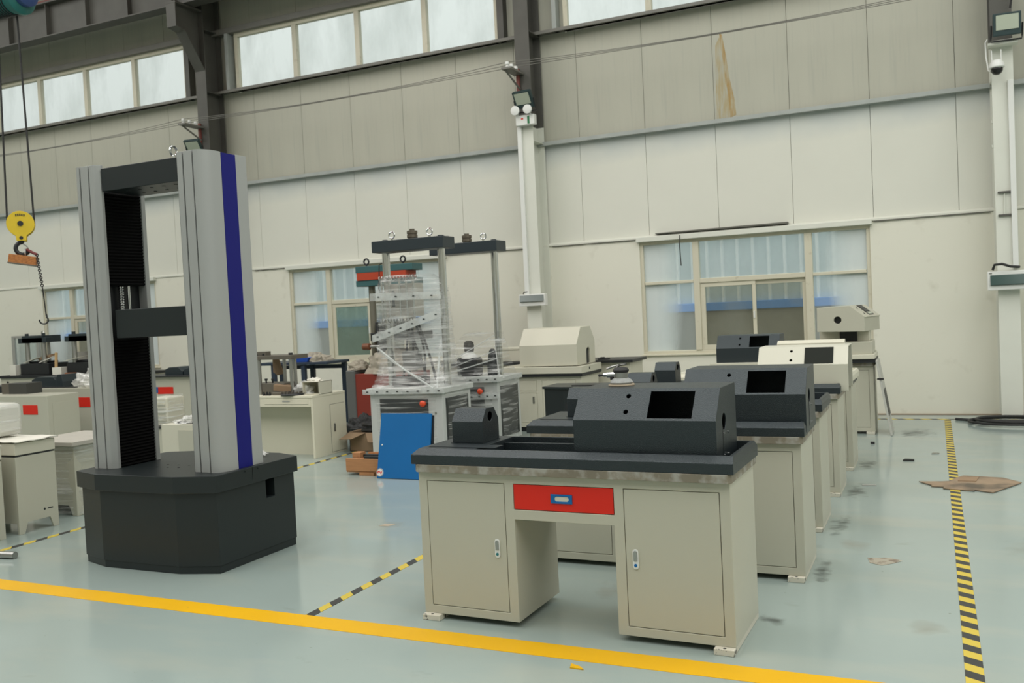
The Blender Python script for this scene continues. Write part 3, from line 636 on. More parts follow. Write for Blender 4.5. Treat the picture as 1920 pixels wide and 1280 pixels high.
def make_head(m=DARK, screen=None, openright=False, side=True):
    t = thing('headstock_cover', '', 'machine cover')
    x0, x1 = 0, .715; y0, yk, y1 = 0, 0, .425; z0, zk, zt = .847, 1.066, 1.211; ys = .115
    prof = [(y0, z0), (y0, zk), (ys, zt), (y1, zt), (y1, z0)]
    o, inner = cover_shell('cover_shell', t, prof, x0, x1, .006, m, openright)
    sd = Vector((0, ys, zt-zk)); n = Vector((0, -(zt-zk), ys)).normalized()
    def S_(u, v, h): p = Vector((x0+u*(x1-x0), y0, zk))+sd*v+n*h; return tuple(p)
    wn = MB().loft([[S_(.53, .07, -.03), S_(.835, .07, -.03), S_(.835, .90, -.03), S_(.53, .90, -.03)], [S_(.53, .07, .03), S_(.835, .07, .03), S_(.835, .90, .03), S_(.53, .90, .03)]])
    cuts = [inner, wn]
    for v in (.75, .26): cuts.append(MB().cyl(S_(.374, v, -.03), S_(.374, v, .03), .0115, n=20))
    if side and not openright: cuts.append(MB().cyl((x1-.03, .165, 1.045), (x1+.03, .165, 1.045), .040, n=24))
    cut(o, cuts)
    if side and not openright:
        MB().box(x1, x1+.0015, .13, .134, .87, 1.02).build('slot_line', BLACKM, t, local=True)
        for y, z in ((.15, .99), (.24, .985), (.15, .885), (.24, .88)): MB().cyl((x1, y, z), (x1+.004, y, z), .005, n=10).build('screw', CHROME, t, local=True)
    if screen is not None:
        MB().loft([[S_(.525, .05, .001), S_(.84, .05, .001), S_(.84, .92, .001), S_(.525, .92, .001)], [S_(.525, .05, .004), S_(.84, .05, .004), S_(.84, .92, .004), S_(.525, .92, .004)]]).build('display_cover', screen, t, local=True)
    return t
def make_tail(m=DARK):
    t = thing('tailstock_cover', '', 'machine cover')
    w_, d_ = .19, .195; z0, z1, z2 = .9145, 1.03, 1.097
    o, inner = cover_shell('cover_shell', t, [(0, z0), (0, z1), (.05, z2), (.145, z2), (d_, z1), (d_, z0)], 0, w_, .005, m)
    cut(o, [inner, MB().cyl((w_-.03, .095, 1.05), (w_+.03, .095, 1.05), .026, n=20)])
    MB().box(-.008, w_+.004, -.006, d_+.004, z0-.002, z0).build('flange', m, t, local=True)
    return t
def place(src, loc, rz, label, group=None, first=[]):
    if src.name in first: o = copy_tree(src)
    else: o = src; first.append(src.name)
    o.location = loc; o.rotation_euler = (0, 0, rz); o['label'] = label
    if group: o['group'] = group
    return o
def at(cx, fy, rz, x, y):   # bench-local to world
    return (cx+x*math.cos(rz)-y*math.sin(rz), fy+x*math.sin(rz)+y*math.cos(rz), 0)
B0 = make_bench(); BED0 = make_bed(); HD0 = make_head(); TL0 = make_tail()
GB, GD, GH, GT = 'cream benches in the right-hand row', 'machine beds on the benches', 'headstock covers on the benches', 'tailstock covers on the benches'
ROW = [(-1.701, 4.175, -.022), (-1.542, 5.36, 0), (-1.572, 6.55, 0), (-1.560, 7.74, 0), (-1.550, 8.93, 0), (-2.20, 10.66, 0), (-1.49, 11.29, 0)]
bl = ['cream bench nearest the viewer with a red drawer and two locked doors', 'second cream bench of the row, right behind the front one', 'third cream bench of the row, under the bed without a headstock cover',
      'fourth cream bench of the row, under the pale cover with open end', 'fifth cream bench of the row, mostly hidden, topped with a cream bed', 'cream bench set further left near the back, under the farthest dark cover', 'last cream bench nearest the back wall, under the tall cream machine']
for k, ((cx, fy, rz), lb) in enumerate(zip(ROW, bl)):
    if k != 5: place(B0, (cx, fy, 0), rz, lb, GB)
dl = ['dark hammered-grey machine bed on the front bench', 'dark machine bed on the second bench of the row', 'dark machine bed with empty well on the third bench of the row', 'dark machine bed under the pale cover on the fourth bench']
for k in range(4): place(BED0, ROW[k][:2]+(0,), ROW[k][2], dl[k], GD)
b5 = copy_tree(BED0); b5.location = ROW[4][:2]+(0,); b5['label'] = 'cream machine bed with a black lower edge on the fifth bench'; b5['group'] = GD
def reskin(o, m):
    for ch in o.children:
        ch.data = ch.data.copy(); ch.data.materials.clear(); ch.data.materials.append(m); reskin(ch, m)
reskin(b5, CREAM2)
b5b = [o for o in S.objects if o.name.startswith('workbench') and o.get('label') == bl[4]][0]
for ch in b5b.children:
    if ch.name.startswith('worktop'): ch.data = ch.data.copy(); ch.data.materials.clear(); ch.data.materials.append(BLACKM); ch['label'] = 'black worktop edge'
cs = thing('cover_stand', 'low cream cabinet near the back wall holding the farthest dark cover', 'cabinet', (-1.93, 10.9, 0))
MB().box(-2.40, -1.56, 10.66, 11.2, .03, .845).build('cabinet_body', CREAM2, cs, bev=.004)
MB().box(-2.40, -1.56, 10.64, 10.70, .845, .90).build('front_lip', CREAM2, cs, bev=.004); MB().box(-2.38, -1.58, 10.7, 11.16, 0, .03).build('plinth', BLACKM, cs)
hl = ['large dark headstock cover with a black screen opening on the front bench', 'large dark headstock cover on the second bench, with a black screen opening']
p = at(*ROW[0], .05, .06); place(HD0, p, ROW[0][2], hl[0], GH)
p = at(*ROW[1], .145, .06); place(HD0, p, 0, hl[1], GH)
place(HD0, (-2.335, 10.71, 0), 0, 'farthest dark headstock cover, standing before the right window', GH)
HD4 = make_head(mat('headstock_cream', (.56, .55, .455), .4, bump=.05, bscale=350), mat('grey_screen_film', (.020, .023, .019), .6, spec=.08), True)
place(HD4, at(*ROW[3], .20, .06), 0, 'pale cream headstock cover with a dark screen and an open right end', GH)
MB().prism([(.008, .85), (.008, 1.062), (.118, 1.20), (.415, 1.20), (.415, .85)], 'x', .64, .645).build('inner_shade_plate', DARK2, HD4, local=True, label='dark plate standing in for the shade inside the open end')  # dark plate added so the inside of the cover looks shaded
lid = thing('cover_lid', 'narrow cream lid piece standing behind the pale headstock cover', 'machine cover', (0, 0, 0))  # rear piece of the pale cover's two-part lid
MB().prism([(0, .846), (0, 1.222), (.05, 1.245), (.10, 1.245), (.10, .846)], 'x', 0, .56).build('box_shell', CREAM2, lid, bev=.004, local=True)
MB().box(.02, .54, -.002, 0, .87, 1.18).build('seam_plate', CREAM, lid, local=True)
lid.location = (-1.265, 8.26, 0)
p = at(*ROW[0], -.735, .215); place(TL0, p, ROW[0][2], 'small dark tailstock cover with a round hole on the front bench', GT)
p = at(*ROW[1], -.66, .20); place(TL0, p, 0, 'dark tailstock cover on the second bench, half hidden by the front headstock', GT)
p = at(*ROW[3], -.73, .20); place(TL0, p, 0, 'dark tailstock cover standing left of the second headstock, before the window', GT)
p = at(*ROW[2], -.60, .20); place(TL0, p, 0, 'dark tailstock cover half hidden just right of the sander, on the third bench', GT)

# pneumatic sander on the front headstock
sx, sy, sz = -1.475, 4.50, 1.211
sd = thing('orbital_sander', 'pneumatic orbital sander with a black grip lying on the front headstock cover', 'sander', (sx, sy, sz))
MB().lathe((sx, sy, sz), [(.066, 0), (.068, .004), (.066, .010)], 28).build('sanding_pad', mat('worn_pad', (.40, .33, .24), .8), sd, smooth=True)
MB().lathe((sx, sy, sz), [(.055, .010), (.060, .018), (.052, .030), (.036, .040)], 28).build('skirt', mat('dusty_grey_casting', (.30, .31, .30), .6, var=.3, vscale=60), sd, smooth=True)
MB().lathe((sx, sy, sz), [(.033, .038), (.034, .068), (.028, .07)], 24).build('motor_body', STEEL, sd, smooth=True)
MB().lathe((sx, sy, sz), [(.030, .066), (.040, .072), (.041, .082), (.034, .092), (.015, .096)], 24).build('grip', RUBBER, sd, smooth=True)
MB().tube([(sx-.025, sy, sz+.088), (sx-.01, sy, sz+.106), (sx+.03, sy, sz+.112), (sx-.04, sy, sz+.100), (sx-.075, sy, sz+.088)], .006, 8).build('lever', STEEL, sd, smooth=True)
h = MB().cyl((sx-.025, sy, sz+.058), (sx-.075, sy, sz+.056), .014, n=12).cyl((sx-.075, sy, sz+.056), (sx-.095, sy, sz+.055), .010, n=6)
h.build('air_inlet', CHROME, sd, smooth=True)
MB().cyl((sx-.095, sy, sz+.055), (sx-.12, sy, sz+.054), .0055, n=8).lathe((sx-.118, sy, sz+.054), [(.003, -.006), (.0075, -.003), (.0075, .003), (.003, .006)], 8, 'x').build('hose_nipple', BLACKM, sd, smooth=True)
MB().lathe((sx-.05, sy, sz+.03), [(.010, 0), (.012, .012), (.008, .02)], 10).build('regulator', BLACKM, sd, smooth=True)

# ---------------------------------------------------------------- tall cream machine at the end of the row
T6 = thing('cantilever_tester', 'tall cream machine with an overhanging head and a round hole, nearest the back wall', 'testing machine', (-.95, 11.3, .833))
MB().box(-2.2, -.63, 11.22, 11.82, .833, .875).build('black_gasket', BLACKM, T6)
MB().box(-2.2, -.635, 11.20, 11.82, .875, .93).build('bed', CREAM2, T6, bev=.006)
MB().box(-1.9, -.66, 11.24, 11.80, .93, 1.075).build('lower_housing', CREAM, T6, bev=.006)
MB().prism([(-1.25, 1.075), (-.70, 1.075), (-.70, 1.20), (-1.25, 1.20)], 'y', 11.42, 11.80).build('neck', CREAM2, T6, bev=.004)
MB().box(-1.02, -.83, 11.40, 11.42, 1.08, 1.20).build('throat_opening', BLACKM, T6)
def hp_(y, dx=0.): return [(-1.25+dx*.3, y, 1.205), (-.73+dx, y, 1.195), (-.73+dx, y, 1.352), (-.715+dx, y, 1.36), (-.885+dx, y, 1.498), (-1.245+dx*.3, y, 1.485)]
hd = MB().loft([hp_(11.18), hp_(11.78, .13)]).build('head', CREAM, T6, bev=.004)
cut(hd, [MB().cyl((-1.02, 11.1, 1.335), (-1.02, 11.26, 1.335), .042, n=24)])
MB().cyl((-1.02, 11.2405, 1.335), (-1.02, 11.258, 1.335), .0415, n=24).build('hole_lining', BLACKM, T6)
def sl(u, v, h): # point on the sloping panel: u across (front->back), v down the slope
    a = Vector((-.885, 11.18, 1.498)); e = Vector((.13, .60, 0)); d = Vector((.17, 0, -.138)); n_ = Vector((.63, -.13, .77)).normalized()
    return tuple(a+e*u+d*v+n_*h)
MB().loft([[sl(u, v, h) for u, v in ((.38, .04), (.70, .04), (.70, .86), (.38, .86))] for h in (.0005, .004)]).build('display_panel', BLACKM, T6)
for k in range(3): MB().loft([[sl(u, v, h) for u, v in ((.42, .14+.25*k), (.66, .14+.25*k), (.66, .30+.25*k), (.42, .30+.25*k))] for h in (.004, .006)]).build('display_slot', SCRG if k == 2 else DARK2, T6)
for v in (.25, .72): MB().cyl(sl(.2, v, 0), sl(.2, v, .004), .012, n=12).build('button', DARK2, T6)
pn = thing('leaning_panel', 'thin grey sheet-metal panel leaning against the last cream bench', 'panel', (-.5, 11.3, 0))
def lp(z, dx, y): return (-.492-.135*z/.86+dx, y, z)
MB().loft([[lp(z, dx, y) for z, y in ((.003, 11.15), (.003, 11.6), (.86, 11.6), (.86, 11.15))] for dx in (0, .022)]).build('sheet', mat('pale_grey_sheet', (.46, .46, .42), .45), pn, bev=.003)
MB().loft([[lp(z, dx, y) for z, y in ((.22, 11.2), (.22, 11.55), (.52, 11.55), (.52, 11.2))] for dx in (.0225, .026)]).build('dark_inset', BLACKM, pn)
MB().box(-.615, -.545, 11.14, 11.155, .64, .66).build('latch', RUBBER, pn)

# ---------------------------------------------------------------- loose things on the right-hand floor
bd = thing('cardboard_sheet', 'stained brown cardboard sheet lying across the right floor tape', 'cardboard', (.2, 8.45, 0))
cp = [(-0.164, 8.443), (-0.061, 8.298), (-0.069, 8.251), (0.027, 8.246), (0.019, 8.178), (0.25, 8.114), (0.244, 8.155), (0.376, 8.075), (0.611, 8.537), (0.482, 8.727), (0.183, 8.774), (0.139, 8.691), (0.075, 8.51), (0.013, 8.475)]
MB().prism(cp, 'z', .004, .010).build('sheet', mixin(mat('dirty_cardboard', (.30, .22, .145), .85, var=.15, vscale=10), (.11, .09, .065), 3.0, .46, .62), bd)
MB().prism([(0.135, 8.497), (0.272, 8.498), (0.303, 8.695), (0.164, 8.671)], 'z', .010, .016).build('torn_flap', CARD, bd)
hs = []
for i in range(40):
    a = i*.30; r_ = .36+.03*math.sin(i*.16)
    hs.append((.86+r_*1.35*math.cos(a), 12.28+r_*1.0*math.sin(a), .02+.0011*i))
tag(MB().tube([(.20, 12.58, .016), (.34, 12.50, .016)]+hs+[(1.5, 12.45, .05), (2.2, 12.5, .02)], .016, 8).build('rubber_hose', RUBBER, smooth=True), 'coiled black rubber hose at the foot of the right column', 'hose')
rd = MB().cyl((.98, 13.02, .03), (1.5, 12.98, .03), .03, n=12).build('red_pipe', DRED); tag(rd, 'rusty red pipe lying by the wall behind the hose', 'pipe')
def scrap(pts, z, m, label): tag(MB().prism(pts, 'z', .0005, z).build('scrap', m), label, 'scrap')
scrap([(-.42, 5.95), (-.30, 5.98), (-.22, 5.93), (-.27, 5.86), (-.33, 5.80), (-.40, 5.84)], .002, mixin(mat('chipped_floor', (.36, .33, .26), .8), (.2, .16, .12), 18, .5, .6), 'chipped patch of floor paint to the right of the second bench')
scrap([(-1.55, 3.82), (-1.50, 3.80), (-1.475, 3.775), (-1.54, 3.775)], .006, YEL, 'yellow paint chip in front of the painted yellow line')
scrap([(-.67, 10.54), (-.63, 10.54), (-.63, 10.58), (-.67, 10.58)], .02, RUBBER, 'small black scrap on the floor near the leaning panel')
scrap([(-.32, 9.50), (-.22, 9.50), (-.22, 9.56), (-.30, 9.57)], .012, RUBBER, 'black scrap on the floor between the benches and the tape')
scrap([(-.60, 8.20), (-.49, 8.22), (-.50, 8.26), (-.60, 8.25)], .008, GALV, 'thin grey offcut on the floor beside the fourth bench')
scrap([(-.07, 9.93), (.0, 9.95), (0, 10.0), (-.06, 10.0)], .008, STEEL, 'small steel offcut on the floor just left of the right tape')
scrap([(-3.98, 5.96), (-3.90, 5.97), (-3.88, 6.04), (-3.97, 6.03)], .002, mat('floor_chip', (.40, .34, .26), .8), 'pale chip in the floor between the tall frame and the front bench')

# ================================================================== CREAM DESK WITH HOUSING (back centre)
CX0, CX1, CY = -5.35, -4.20, 11.15
cdk = thing('storage_desk', 'cream storage desk with drawer and door in the back centre, under the gabled housing', 'desk', (-4.8, 11.45, 0))
db = MB().box(CX0, CX1, CY, 11.82, .06, .735).build('desk_body', CREAM2, cdk, bev=.003)
cut(db, [MB().box(-5.28, -4.835, CY-.1, CY+.008, .54, .69), MB().box(-5.28, -4.835, CY-.1, CY+.008, .12, .52), MB().box(-4.76, -4.28, CY-.1, CY+.008, .12, .69)])
d1 = MB().box(-5.275, -4.84, CY, CY+.008, .545, .685).build('drawer', CREAM2, cdk, bev=.002)
MB().tube([(-5.18, CY, .62), (-5.18, CY-.025, .62), (-5.10, CY-.025, .62), (-5.10, CY, .62)], .006, 6).build('pull', STEEL, d1)
d2 = MB().box(-5.275, -4.84, CY, CY+.008, .125, .515).build('door', CREAM2, cdk, bev=.002)
MB().box(-4.90, -4.875, CY-.008, CY, .38, .47).build('lock_plate', STEEL, d2, bev=.003)
MB().box(-4.755, -4.285, CY, CY+.008, .125, .685).build('door', CREAM2, cdk, bev=.002)
MB().box(CX0+.03, CX1-.03, CY+.03, 11.72, 0, .06).build('plinth', BLACKM, cdk)
MB().box(CX0-.04, CX1+.03, CY-.04, 11.88, .735, .775).build('black_edge', BLACKM, cdk, bev=.003)
MB().box(CX0-.04, CX1+.03, CY-.05, 11.88, .775, .865).build('worktop_slab', CREAM2, cdk, bev=.006)
hs = thing('gabled_housing', 'cream machine housing with a sloped front and an arched slot, on the back centre desk', 'machine cover', (-4.5, 11.4, .865))
gp = [(11.14, .875), (11.14, 1.152), (11.31, 1.372), (11.68, 1.376), (11.84, 1.18), (11.84, .875)]
ho = MB().prism(gp, 'x', -5.06, -4.24).build('shell', CREAM2, hs, bev=.004)
arch = [(11.495, .88), (11.645, .88), (11.645, 1.03)]+[(11.57+.075*math.cos(a), 1.03+.065*math.sin(a)) for a in [PI*i/10 for i in range(11)]]+[(11.495, 1.03)]
cut(ho, [MB().prism(arch, 'x', -4.27, -4.1)])
MB().prism(arch, 'x', -4.2695, -4.262).build('slot_lining', BLACKM, hs)
MB().box(-5.02, -4.28, 11.18, 11.8, .865, .875).build('gasket', BLACKM, hs)
MB().cyl((-4.169, 11.40, .825), (-4.165, 11.40, .825), .018, n=14).build('bolt_hole', BLACKM, cdk)
# long black-topped bench behind it
lb = thing('long_bench', 'long cream bench with a thin black top behind the back centre desk', 'bench', (-4.9, 12.4, 0))
MB().box(-6.7, -3.82, 12.06, 12.66, .03, .845).build('bench_body', CREAM2, lb, bev=.004)
MB().box(-6.75, -3.76, 12.0, 12.68, .845, .885).build('bench_top', BLACKM, lb, bev=.004)
MB().box(-6.6, -3.9, 12.1, 12.6, 0, .03).build('plinth', BLACKM, lb)
cbx = thing('equipment_box', 'plain cream box on the long bench, left of the gabled housing', 'box', (-5.6, 12.4, .885))
MB().box(-5.87, -5.1, 12.2, 12.6, .885, 1.075).build('box_shell', CREAM2, cbx, bev=.006)
MB().box(-5.88, -5.09, 12.19, 12.61, 1.055, 1.085).build('box_lid', CREAM2, cbx, bev=.004)
for xx, lab in ((-4.05, 'black clamp'),): pass
clp = MB().box(-4.30, -4.15, 12.1, 12.2, .885, .905).box(-4.27, -4.22, 12.12, 12.18, .905, .92).build('clamp', RUBBER, None, bev=.003); tag(clp, 'small black clamp lying on the right end of the long bench', 'tool')
# dark steel cabinet in front of the desk
dc = thing('steel_cabinet', 'dark grey steel cabinet with angled corners in front of the back centre desk', 'cabinet', (-3.6, 9.3, 0))
MB().prism([(-3.86, 9.10), (-3.62, 9.05), (-3.30, 9.07), (-3.20, 9.16), (-3.20, 9.5), (-3.86, 9.5)], 'z', 0, .765).build('cabinet_body', DARK2, dc, bev=.004)
MB().prism([(-3.88, 9.09), (-3.62, 9.03), (-3.29, 9.05), (-3.18, 9.15), (-3.18, 9.52), (-3.88, 9.52)], 'z', .765, .79).build('cabinet_top', DARK2, dc, bev=.003)
MB().box(-3.55, -3.24, 9.12, 9.3, .79, .80).build('opening', BLACKM, dc)
MB().prism([(-3.60, 9.046), (-3.34, 9.064), (-3.34, 9.061), (-3.60, 9.043)], 'z', .38, .62).build('door_panel', BLACKM, dc)
wb_ = MB().box(-4.62, -4.42, 9.30, 9.42, 0, .09).build('board', WOOD, None, bev=.004)
bw = thing('wooden_batten', 'orange wooden batten on the floor behind the second bench', 'wood', (-4.5, 9.4, 0)); OFF[bw.name] = Vector((-4.5, 9.4, 0)); bpy.data.objects.remove(wb_)
MB().box(-4.62, -4.10, 9.30, 9.40, 0, .10).build('batten', WOOD, bw, bev=.004); MB().cyl((-4.2, 9.35, .10), (-4.2, 9.35, .13), .012, n=8).build('bolt', STEEL, bw)

# ================================================================== WRAPPED HYDRAULIC TESTING MACHINES
WGREY = mat('pale_grey_paint', (.50, .52, .50), .4)
def hydraulic(x0, x1, y0, y1, yc, zb, label, k):
    t = thing('hydraulic_tester', label, 'testing machine', ((x0+x1)/2, yc, 0))
    MB().box(x0, x1, y0, y1, .04, zb-.06).build('base_cabinet', WGREY, t, bev=.006)
    MB().box(x0+.05, x1-.05, y0+.03, y1-.03, 0, .04).build('plinth', BLACKM, t)
    MB().box(x0-.03, x1+.03, y0-.03, y1+.03, zb-.06, zb).build('base_top', WGREY, t, bev=.006)
    MB().box(x0+.13, x1-.18, y0-.006, y0, .10, zb-.12).build('front_panel', DARK2, t, bev=.002, label='dark front panel')
    MB().box(x1, x1+.006, y0+.07, y1-.07, .10, zb-.12).build('side_panel', DARK2, t, bev=.002, label='dark side panel')
    xb = x1-.23+.01*k
    MB().lathe((xb, y0-.006, zb-.17), [(.028, .0), (.028, -.012), (.02, -.014), (.02, -.03), (.034, -.03), (.036, -.04), (.026, -.052), (.008, -.056)], 16, 'y').build('emergency_button', mat('emergency_red', (.70, .07, .02), .35), t, smooth=True, label='red emergency stop button')
    MB().cyl((x1-.09, y0-.004, zb-.28), (x1-.09, y0, zb-.28), .012, n=12).build('key_lock', STEEL, t)
    for xx in (x0+.10, x1-.10):
        MB().cyl((xx, yc, zb), (xx, yc, 2.37), .044, n=24).build('column', CHROME, t, smooth=True)
        MB().lathe((xx, yc, 2.50), [(.035, 0), (.035, .018), (.02, .022)], 14).build('column_nut', NAVY, t, smooth=True)
    MB().box(x0, x1, yc-.14, yc+.14, 2.37, 2.50).build('top_beam', NAVY, t, bev=.006)
    xc = (x0+x1)/2
    MB().lathe((xc, yc, 2.50), [(.05, 0), (.05, .015), (.062, .018), (.062, .05), (.054, .053), (.054, .06), (.062, .064), (.062, .095), (.04, .1), (.03, .102), (.03, .118)], 18).build('hydraulic_plug', mat('bronze_grey_%d' % k, (.16, .14, .11), .4, .8), t, smooth=True, label='bronze screw plug')
    for xx in (x0+.22, x1-.22):
        MB().cyl((xx, yc-.04, 2.50), (xx, yc-.04, 2.53), .014, n=10).ring((xx, yc-.04, 2.565), .036, .009, 'y', 16, 7).build('eye_bolt', CHROME, t, smooth=True)
    return t
W1 = hydraulic(-5.87, -4.93, 8.75, 9.42, 9.08, .82, 'film-wrapped hydraulic testing machine with the taller-looking dark top beam, behind the blue board', 0)
W2 = hydraulic(-5.75, -4.81, 9.9, 10.55, 10.2, .84, 'film-wrapped hydraulic testing machine further back, with a clear view between its columns', 1)
# gear inside the first machine
MB().box(-5.74, -5.36, 8.98, 9.2, 1.62, 2.0).build('grip_block', mat('pale_grip_block', (.52, .50, .44), .5), W1, bev=.01)
rods = MB()
for xx in (-5.76, -5.66, -5.52, -5.43, -5.34): rods.cyl((xx, 8.94, 1.56), (xx, 8.94, 2.06), .013, n=10)
rods.build('guide_rods', CHROME, W1, smooth=True)
for zz in (1.57, 2.06):
    sp = [(-5.80+.0045*i, 8.95+.03*math.cos(i*.7), zz+.03*math.sin(i*.7)) for i in range(112)]
    MB().tube(sp, .006, 5).build('coil_spring', STEEL, W1)
MB().box(-5.62, -5.595, 8.925, 8.945, 1.74, 1.92).build('scale_strip', BLACKM, W1)
for (xa, xb_, dx) in ((-5.47, -5.58, .0), (-5.42, -5.52, .03), (-5.38, -5.30, .05), (-5.34, -5.14, .0), (-5.50, -5.25, 0)):
    pts = [(xa+(xb_-xa)*s+dx*math.sin(PI*s), 9.0+.03*math.sin(3*s), 1.55-.66*s) for s in [i/12 for i in range(13)]]
    MB().tube(pts, .014, 8).build('hydraulic_hose', RUBBER, W1, smooth=True)
MB().box(-5.56, -5.38, 8.98, 9.14, 1.02, 1.22).build('valve_block', mat('valve_grey', (.16, .16, .15), .5), W1, bev=.01)
MB().box(-5.70, -5.32, 8.95, 9.2, .82, .93).build('dark_pad', BLACKM, W1, bev=.02)
# grip standing on the second machine
gx, gy = -5.30, 10.15
MB().box(gx-.14, gx+.14, gy-.1, gy+.1, .84, 1.07).build('lower_grip', BLACKM, W2, bev=.03)
MB().lathe((gx, gy, 1.06), [(.11, 0), (.10, .03), (.06, .07), (.05, .08)], 18).build('grip_collar', WHITE, W2, smooth=True)
MB().lathe((gx, gy, 1.13), [(.05, 0), (.062, .03), (.066, .09), (.058, .13), (.03, .15)], 18).build('grip_head', mat('dark_grip_head', (.06, .058, .05), .5), W2, smooth=True)
MB().lathe((gx+.30, gy+.05, .84), [(.07, 0), (.075, .12), (.06, .2), (.045, .3), (.02, .33)], 16).build('side_valve', DARK2, W2, smooth=True)

def wrap(t, name, rings, m, seed, amp, nu=64, sub=6):
    """draped film: superellipse sections between given (cx,cy,a,b,z) stations, crumpled"""
    R = []
    for (c0, c1) in zip(rings, rings[1:]):
        for k in range(sub):
            s = k/sub; R.append([p+(q-p)*s for p, q in zip(c0, c1)])
    R.append(list(rings[-1]))
    def P(u, v):
        i = min(int(round(v*(len(R)-1))), len(R)-1); cx, cy, a, b, z = R[i][:5]; a_ = 2*PI*u; e = .45
        c, s_ = math.cos(a_), math.sin(a_)
        x = cx+a*math.copysign(abs(c)**e, c); y = cy+b*math.copysign(abs(s_)**e, s_)
        p = Vector((x*2.3+seed, y*2.3, z*7)); d = noise.noise(p)*amp+noise.noise(p*3.1)*amp*.5
        n_ = Vector((c, s_, 0)); return (x+n_.x*d, y+n_.y*d, z+noise.noise(Vector((x*5, y*5, z*2+seed)))*amp*.8)
    o = MB().grid(P, nu, len(R)-1).build(name, m, t, smooth=True); return o
wrap(W1, 'plastic_wrap', [(-5.40, 9.06, .50, .37, .80), (-5.40, 9.06, .485, .27, .90), (-5.41, 9.07, .45, .16, 1.15), (-5.42, 9.07, .445, .17, 1.45), (-5.43, 9.07, .44, .19, 1.8), (-5.44, 9.07, .40, .19, 2.02), (-5.46, 9.07, .28, .15, 2.10)], FILM2, 3.1, .018)
wrap(W1, 'plastic_wrap', [(-5.40, 9.085, .49, .365, .06), (-5.40, 9.085, .492, .367, .30), (-5.40, 9.085, .492, .365, .60), (-5.40, 9.085, .512, .38, .80)], FILM, 5.7, .010, 72)
wrap(W1, 'plastic_wrap', [(-5.40, 9.06, .51, .375, .81), (-5.40, 9.06, .49, .25, .95), (-5.42, 9.07, .455, .17, 1.4), (-5.44, 9.07, .43, .195, 1.95)], FILM3, 23.1, .02)
wrap(W2, 'plastic_wrap', [(-5.28, 10.22, .51, .37, .82), (-5.25, 10.21, .46, .25, .98), (-5.20, 10.2, .38, .14, 1.18), (-5.10, 10.2, .25, .10, 1.38)], FILM3, 8.3, .02)
wrap(W2, 'plastic_wrap', [(-5.28, 10.22, .49, .345, .06), (-5.28, 10.22, .492, .345, .40), (-5.28, 10.22, .515, .365, .83)], FILM2, 11.7, .010, 72)
# strips of packing tape over the film
BAND = sheet_mat('milky_packing_tape', (.97, .97, .97), (.68, .71, .69), .32, .62, 6, (1, 1, 1), .4, .6, .25, True)
def band(t, pts, wd, label, marks=7):
    P = [Vector(p) for p in pts]
    o = MB().grid(lambda u, v: tuple(P[int(round(u*(len(P)-1)))]+Vector((0, 0, wd*(v-.5)))), len(P)-1, 3).build('tape_band', BAND, t, solid=.003, label=label)
    mk = MB(); L_ = P[-1]-P[0]
    for k in range(marks):
        c = P[0].lerp(P[-1], (k+.5)/marks)
        if len(P) == 2: mk.box(c.x-.013, c.x+.013, c.y-.006, c.y-.0035, c.z-.006, c.z+.006)
    if len(P) == 2: mk.build('print_mark', DARK2, o)['kind'] = 'stuff'
band(W1, [(-5.88, 8.868, 1.86), (-4.95, 8.868, 1.84)], .085, 'level strip of milky packing tape', 4)
band(W1, [(-5.88, 8.872, 1.38), (-4.95, 8.872, 1.65)], .085, 'slanting strip of milky packing tape', 6)
band(W1, [(-5.93, 8.690, .785), (-4.87, 8.690, .795)], .06, 'packing tape along the base edge', 8)
band(W2, [(-5.2, 9.84, .81), (-4.75, 9.84, .82)], .07, 'packing tape along the base edge', 4)
band(W2, [(-5.2, 9.86, .60), (-4.77, 9.86, .62)], .07, 'packing tape across the front panel', 4)
for (a, c, r_) in (((-5.80, 8.84, 1.28), (-5.02, 8.72, .82), .012), ((-5.02, 8.80, .80), (-5.05, 9.0, 1.35), .014), ((-5.75, 8.86, 1.20), (-5.2, 8.86, .9), .006)):
    MB().tube([a, tuple((Vector(a)+Vector(c))/2+Vector((0, -.01, -.02))), c], r_, 6).build('film_strand', BAND, W1, smooth=True)
for (a, c, r_) in (((-5.75, 9.98, .90), (-4.92, 10.12, 1.34), .006), ((-5.7, 9.95, .88), (-4.92, 10.12, 1.15), .006), ((-5.6, 9.92, .86), (-4.90, 10.1, 1.05), .008), ((-4.80, 9.95, .84), (-4.92, 10.12, 1.2), .006)):
    MB().tube([a, tuple((Vector(a)+Vector(c))/2), c], r_, 6).build('film_strand', BAND, W2, smooth=True)

# blue board with a round 2 sticker
BB = thing('blue_board', 'blue painted board with a round sticker reading 2, leaning in front of the wrapped machine', 'board', (-4.9, 7.75, 0))
tilt = Matrix.Rotation(-.20, 4, 'X'); o_ = Vector((-5.17, 7.745, .004))
def bt(x, y, z): p = tilt @ Vector((x, y, z)); return tuple(p+o_)
mb = MB().prism([(0, 0), (.60, 0), (.60, .655), (0.012, .655)], 'y', 0, .022); mb.v = [bt(*p) for p in mb.v]; mb.build('board_panel', BLUEB, BB, bev=.003)
mb = MB().prism([(.03, .0), (.635, .0), (.61, .64), (.03, .64)], 'y', .024, .045); mb.v = [bt(*p) for p in mb.v]; mb.build('backing_panel', BLACKM, BB)
mb = MB().cyl((.036, -.002, .058), (.036, 0, .058), .042, n=28); mb.v = [bt(*p) for p in mb.v]; st = mb.build('sticker', WHITE, BB, label='round white sticker with a red rim and a sideways red 2')
mb = MB().ring((.036, -.002, .058), .038, .0022, 'y', 28, 6); mb.v = [bt(*p) for p in mb.v]; mb.build('sticker_rim', mat('sticker_navy', (.03, .03, .08), .5), st)
